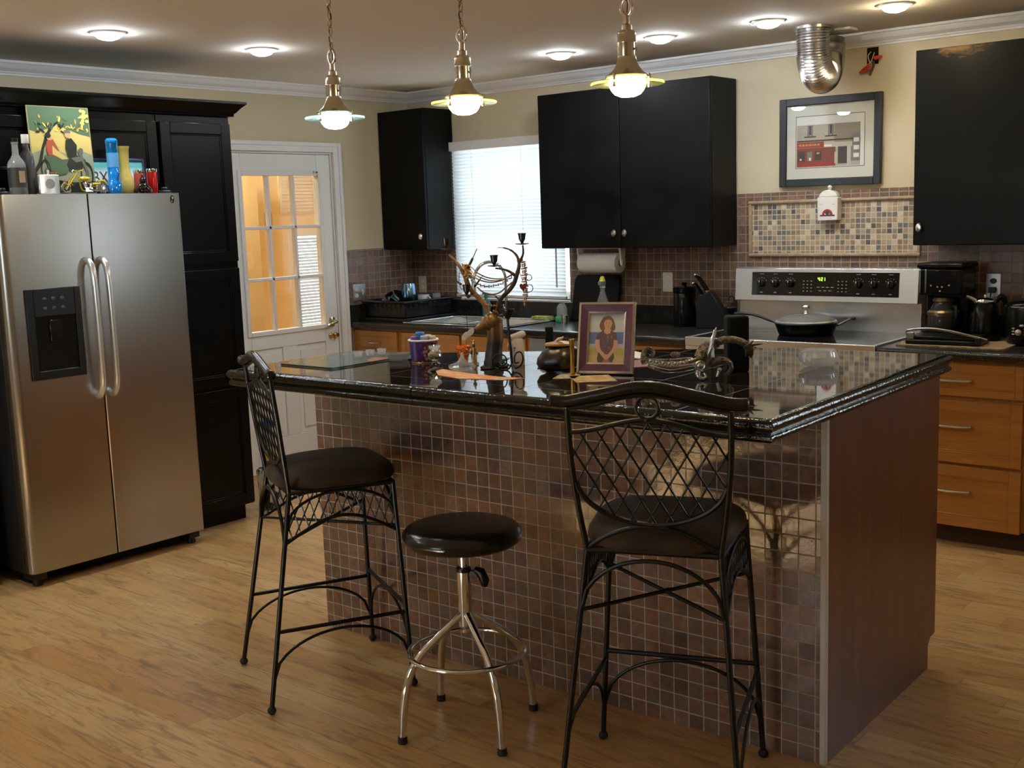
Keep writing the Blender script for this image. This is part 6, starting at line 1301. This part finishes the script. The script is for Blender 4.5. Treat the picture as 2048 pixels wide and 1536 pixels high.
pc = {'sky':(.50,.60,.70),'sky2':(.62,.70,.76),'sea':(.08,.18,.50),'surf':(.50,.56,.60),'sand':(.60,.49,.25),'grass':(.48,.40,.10),'hair':(.18,.095,.055),'skin':(.66,.36,.24),'top':(.11,.045,.08),'spark':(.55,.50,.55),'pink':(.38,.12,.26),'pant':(.05,.045,.05),'lip':(.55,.22,.18),'eye':(.05,.03,.02)}
pk = list(pc); pmz = [C_('photo_'+k_, pc[k_], .4) for k_ in pk]; im = MB()
def PH_(k_, pts, lay): flat(im, [(px(a), pz(b_)) for a, b_ in pts], .0075-lay*.00012, pk.index(k_))
PH_('sky', rect(0,0,1,1), 0); PH_('sky2', rect(0,.62,1,.85), 1); PH_('sea', rect(0,.38,1,.62), 2); PH_('surf', rect(0,.29,1,.385), 3); PH_('spark', rect(0,.365,1,.378), 4)
PH_('sand', rect(0,0,1,.29), 5); PH_('grass', [(0,.16),(.35,.18),(.30,.30),(.15,.33),(0,.27)], 6); PH_('grass', [(1,.14),(.70,.17),(.72,.27),(.85,.31),(1,.27)], 6)
PH_('hair', [(.30,.70),(.28,.76),(.32,.84),(.38,.91),(.48,.945),(.58,.94),(.67,.88),(.71,.80),(.74,.72),(.72,.66),(.66,.64),(.40,.64),(.33,.66)], 8)
PH_('pant', [(.28,.0),(.25,.10),(.29,.24),(.70,.24),(.74,.12),(.68,.0)], 9); PH_('top', [(.20,.50),(.26,.60),(.40,.655),(.62,.655),(.76,.60),(.80,.48),(.70,.46),(.70,.22),(.52,.19),(.32,.22),(.31,.46),(.22,.47)], 10)
PH_('skin', [(.19,.47),(.31,.47),(.30,.36),(.36,.26),(.52,.15),(.56,.08),(.46,.08),(.34,.18),(.20,.30),(.17,.38)], 11); PH_('skin', [(.70,.46),(.81,.46),(.83,.36),(.78,.28),(.66,.17),(.56,.08),(.50,.13),(.66,.27),(.71,.36)], 11)
PH_('skin', ell(.51,.125,.085,.055,16), 12); PH_('pink', [(.42,.0),(.42,.06),(.50,.085),(.60,.06),(.62,.0)], 13)
PH_('skin', [(.42,.66),(.46,.72),(.58,.72),(.62,.66),(.60,.60),(.52,.575),(.43,.60)], 13); PH_('skin', ell(.525,.79,.115,.105,22), 14)
PH_('hair', [(.40,.80),(.41,.87),(.48,.91),(.56,.91),(.63,.87),(.645,.80),(.60,.86),(.52,.875),(.45,.85)], 15); PH_('eye', ell(.485,.80,.014,.008,8), 16); PH_('eye', ell(.575,.80,.014,.008,8), 16); PH_('lip', ell(.53,.735,.035,.010,10), 16)
for k_ in range(34): PH_('spark', ell(.36+.30*rnd.random(), .25+.32*rnd.random(), .010, .005, 6), 16+.01*k_)
im.build('portrait', pmz, t, smooth=0)
MB().box(-FW_/2+f2+.003,.0045,f2+.003,FW_/2-f2-.003,.0048,FH_-f2-.003).build('glazing', glass_thin('photo_glass', (.97,.97,.97), .12), t, smooth=0)
# ---------------- dragon incense burner and speaker
q3 = PL(1400, 767, 640.0); D_ = lambda u, v, y=0: q3(u, v, y)
t = thing('dragon_incense_burner', 'silver and bronze winged dragon incense burner with boat-shaped tray', 'incense burner', (4.030,-2.862,BTZ+.004), RZ)
DR = C_('antique_silver_bronze', (.20,.165,.135), .30, metal=1.0, var=.75, vscale=90, bump=.9, bscale=200); DS = C_('polished_pewter', (.60,.60,.61), .32, metal=1.0)
b = MB(); st_ = [(1309,741,.020),(1322,747,.028),(1345,753,.034),(1372,753,.034),(1396,749,.026),(1408,744,.014)]; top_v = [728,733,737,737,734,730]
n1 = 12; vs = []
for (u, v, hw), tv_ in zip(st_, top_v):
    for k_ in range(n1+1):
        a = PI*k_/n1; vs.append((D_(u,0)[0], -math.cos(a)*hw, D_(0,tv_)[2] - (D_(0,tv_)[2]-D_(0,v)[2])*math.sin(a)))
fs = [(i*(n1+1)+k_, (i+1)*(n1+1)+k_, (i+1)*(n1+1)+k_+1, i*(n1+1)+k_+1) for i in range(len(st_)-1) for k_ in range(n1)]
o = b.add(vs, fs).build('boat_tray', DS, t, smooth=80); sd = o.modifiers.new('solid', 'SOLIDIFY'); sd.thickness = .003
MB().tube(cr([D_(1302,727,-.018),D_(1345,733,-.033),D_(1398,731,-.022),D_(1417,714,-.006)],8), [.004,.005,.006,.006], 10).tube(cr([D_(1302,727,.018),D_(1345,733,.033),D_(1398,731,.022)],8), [.004,.005,.006], 10).sphere(D_(1365,721,.020), .010, (1.6,1,1), 12).build('carved_rim', DR, t, smooth=80)
rb = MB()
for i in range(17):
    f_ = i/16; rb.sphere(D_(1306+94*f_, 727.5+7*math.sin(PI*f_)+(0 if i%2 else 1.5), -.020-.016*math.sin(PI*f_)), .0048, (1.1,.8,1.2), 8)
rb.tube(cr([D_(1312,737,-.026),D_(1350,746,-.039),D_(1395,741,-.028)],6), .0018, 6).build('beaded_rim', DS, t, smooth=80)
MB().tube(cr([D_(1304,735),D_(1301.5,722),D_(1305,710),D_(1313,707),D_(1319,713),D_(1317,721),D_(1311,721),D_(1311,715)],7), [.012,.010,.009,.008,.007,.006,.005,.004], 12).build('tail_scroll', DR, t, smooth=80)
MB().tube(cr([D_(1412,728),D_(1420,712),D_(1434,704),D_(1452,696),D_(1471,693),D_(1488,696.5),D_(1500,703),D_(1507,711)],7), [.020,.020,.016,.0125,.0105,.0105,.011,.012], 16).build('neck', DR, t, smooth=80)
hd = MB().tube(cr([D_(1503,705),D_(1509,713),D_(1511,722),D_(1510,731)],5), [.013,.014,.010,.006], 14).tube(cr([D_(1504,716),D_(1503,723),D_(1501,728)],4), [.007,.005,.003], 10)
for (a, c_, y) in (((1511,706),(1534,703.5),-.004),((1509,703),(1516,696),-.007),((1506,702),(1507,695),.006),((1512,710),(1525,712),.007)): hd.tube([D_(*a,y), D_(*c_,y*1.6)], [.0045,.0008], 8)
hd.build('head', C_('dark_bronze_head', (.10,.075,.05), .35, metal=.9), t, smooth=80)
wg = MB(); ns = 9
for k_ in range(ns):
    f0 = k_/(ns-1); base = D_(1427+10*f0, 730-4*f0, -.020+.012*f0); tip = D_(1436+7*f0-2*(1-f0), 690-22*f0**.6*1.0+ (12*(1-f0)), -.030+.020*f0)
    mid = tuple((base[i]+tip[i])/2 + (-.006 if i == 0 else 0) for i in range(3)); wg.tube(cr([base, mid, tip],4), [.0035,.006,.0045,.002], 8)
wg.tube(cr([D_(1431,724,-.012),D_(1432,700,-.016),D_(1438,678,-.014),D_(1441,669,-.012)],6), [.008,.011,.007,.002], 10, flat=.6)
wg.build('wing', DS, t, smooth=80)
MB().lathe([(0,.010),(.006,.010),(.010,.006),(.014,.008),(.0175,.003),(.016,-.004),(0,-.004)], (0,0,0), 18, axis='y').xf(Matrix.Translation(D_(1408.5,740,-.030)) @ Matrix.Diagonal((1,-1,1,1))).build('rosette', DS, t, smooth=50)
MB().tube(cr([D_(1422,738,-.012),D_(1436,732,-.020),D_(1452,730.5,-.024),D_(1465,735,-.024),D_(1470.5,747,-.022),D_(1465,757,-.020),D_(1456,760,-.018)],7), [.010,.010,.009,.008,.007,.006,.004], 12).build('foreleg', DR, t, smooth=80)
cl = MB().tube(cr([D_(1405,748,-.024),D_(1404,760,-.030),D_(1412,765,-.034),D_(1419,762,-.034),D_(1416,755,-.030)],6), [.008,.006,.005,.0045,.003], 10); cl.build('claw', DS, t, smooth=80)
MB().sphere(D_(1447,750,-.022), .007, (1,.8,1), 12).tube([D_(1447,750,-.02),D_(1442,764,-.022)], [.006,.004], 8).build('claw', DS, t, smooth=80); MB().tube([D_(1415,745,.012),D_(1418,764,.020)], [.010,.006], 10).build('hind_leg', DR, t)
t = thing('speaker', 'tall slim matt black speaker standing behind the dragon', 'speaker', (4.055,-2.645,BTZ), RZ)
MB().box(-.035,-.035,0,.035,.035,.178).build('speaker_body', C_('speaker_cloth', (.004,.004,.0042), .85, spec=.2), t, bevel=.008)
# ---------------- crystal bowl
t = thing('crystal_bowl', 'round cut crystal bowl on the right of the bar', 'bowl', (4.238,-2.435,BTZ), RZ)
cbm = MB(); prof_ = [(.030,0),(.046,.004),(.058,.018),(.062,.034),(.058,.050),(.052,.056),(.048,.054),(.053,.036),(.048,.018),(.030,.010)]; sg_ = 40; vs = []; fs = []
for (r, z) in prof_:
    for k_ in range(sg_): a = 2*PI*k_/sg_; rr_ = r*(1+(.055 if k_ % 4 < 2 else -.03)*(1 if .006 < z < .052 and r > .05 else .2)); vs.append((rr_*math.cos(a), rr_*math.sin(a), z))
n_ = len(prof_)
for i in range(n_-1):
    for k_ in range(sg_): k2 = (k_+1)%sg_; fs.append((i*sg_+k_, i*sg_+k2, (i+1)*sg_+k2, (i+1)*sg_+k_))
fs.append(tuple(range(sg_-1,-1,-1))); fs.append(tuple((n_-1)*sg_+k_ for k_ in range(sg_)))
cbm.add(vs, fs).build('bowl_body', CRYSTAL, t, smooth=20)
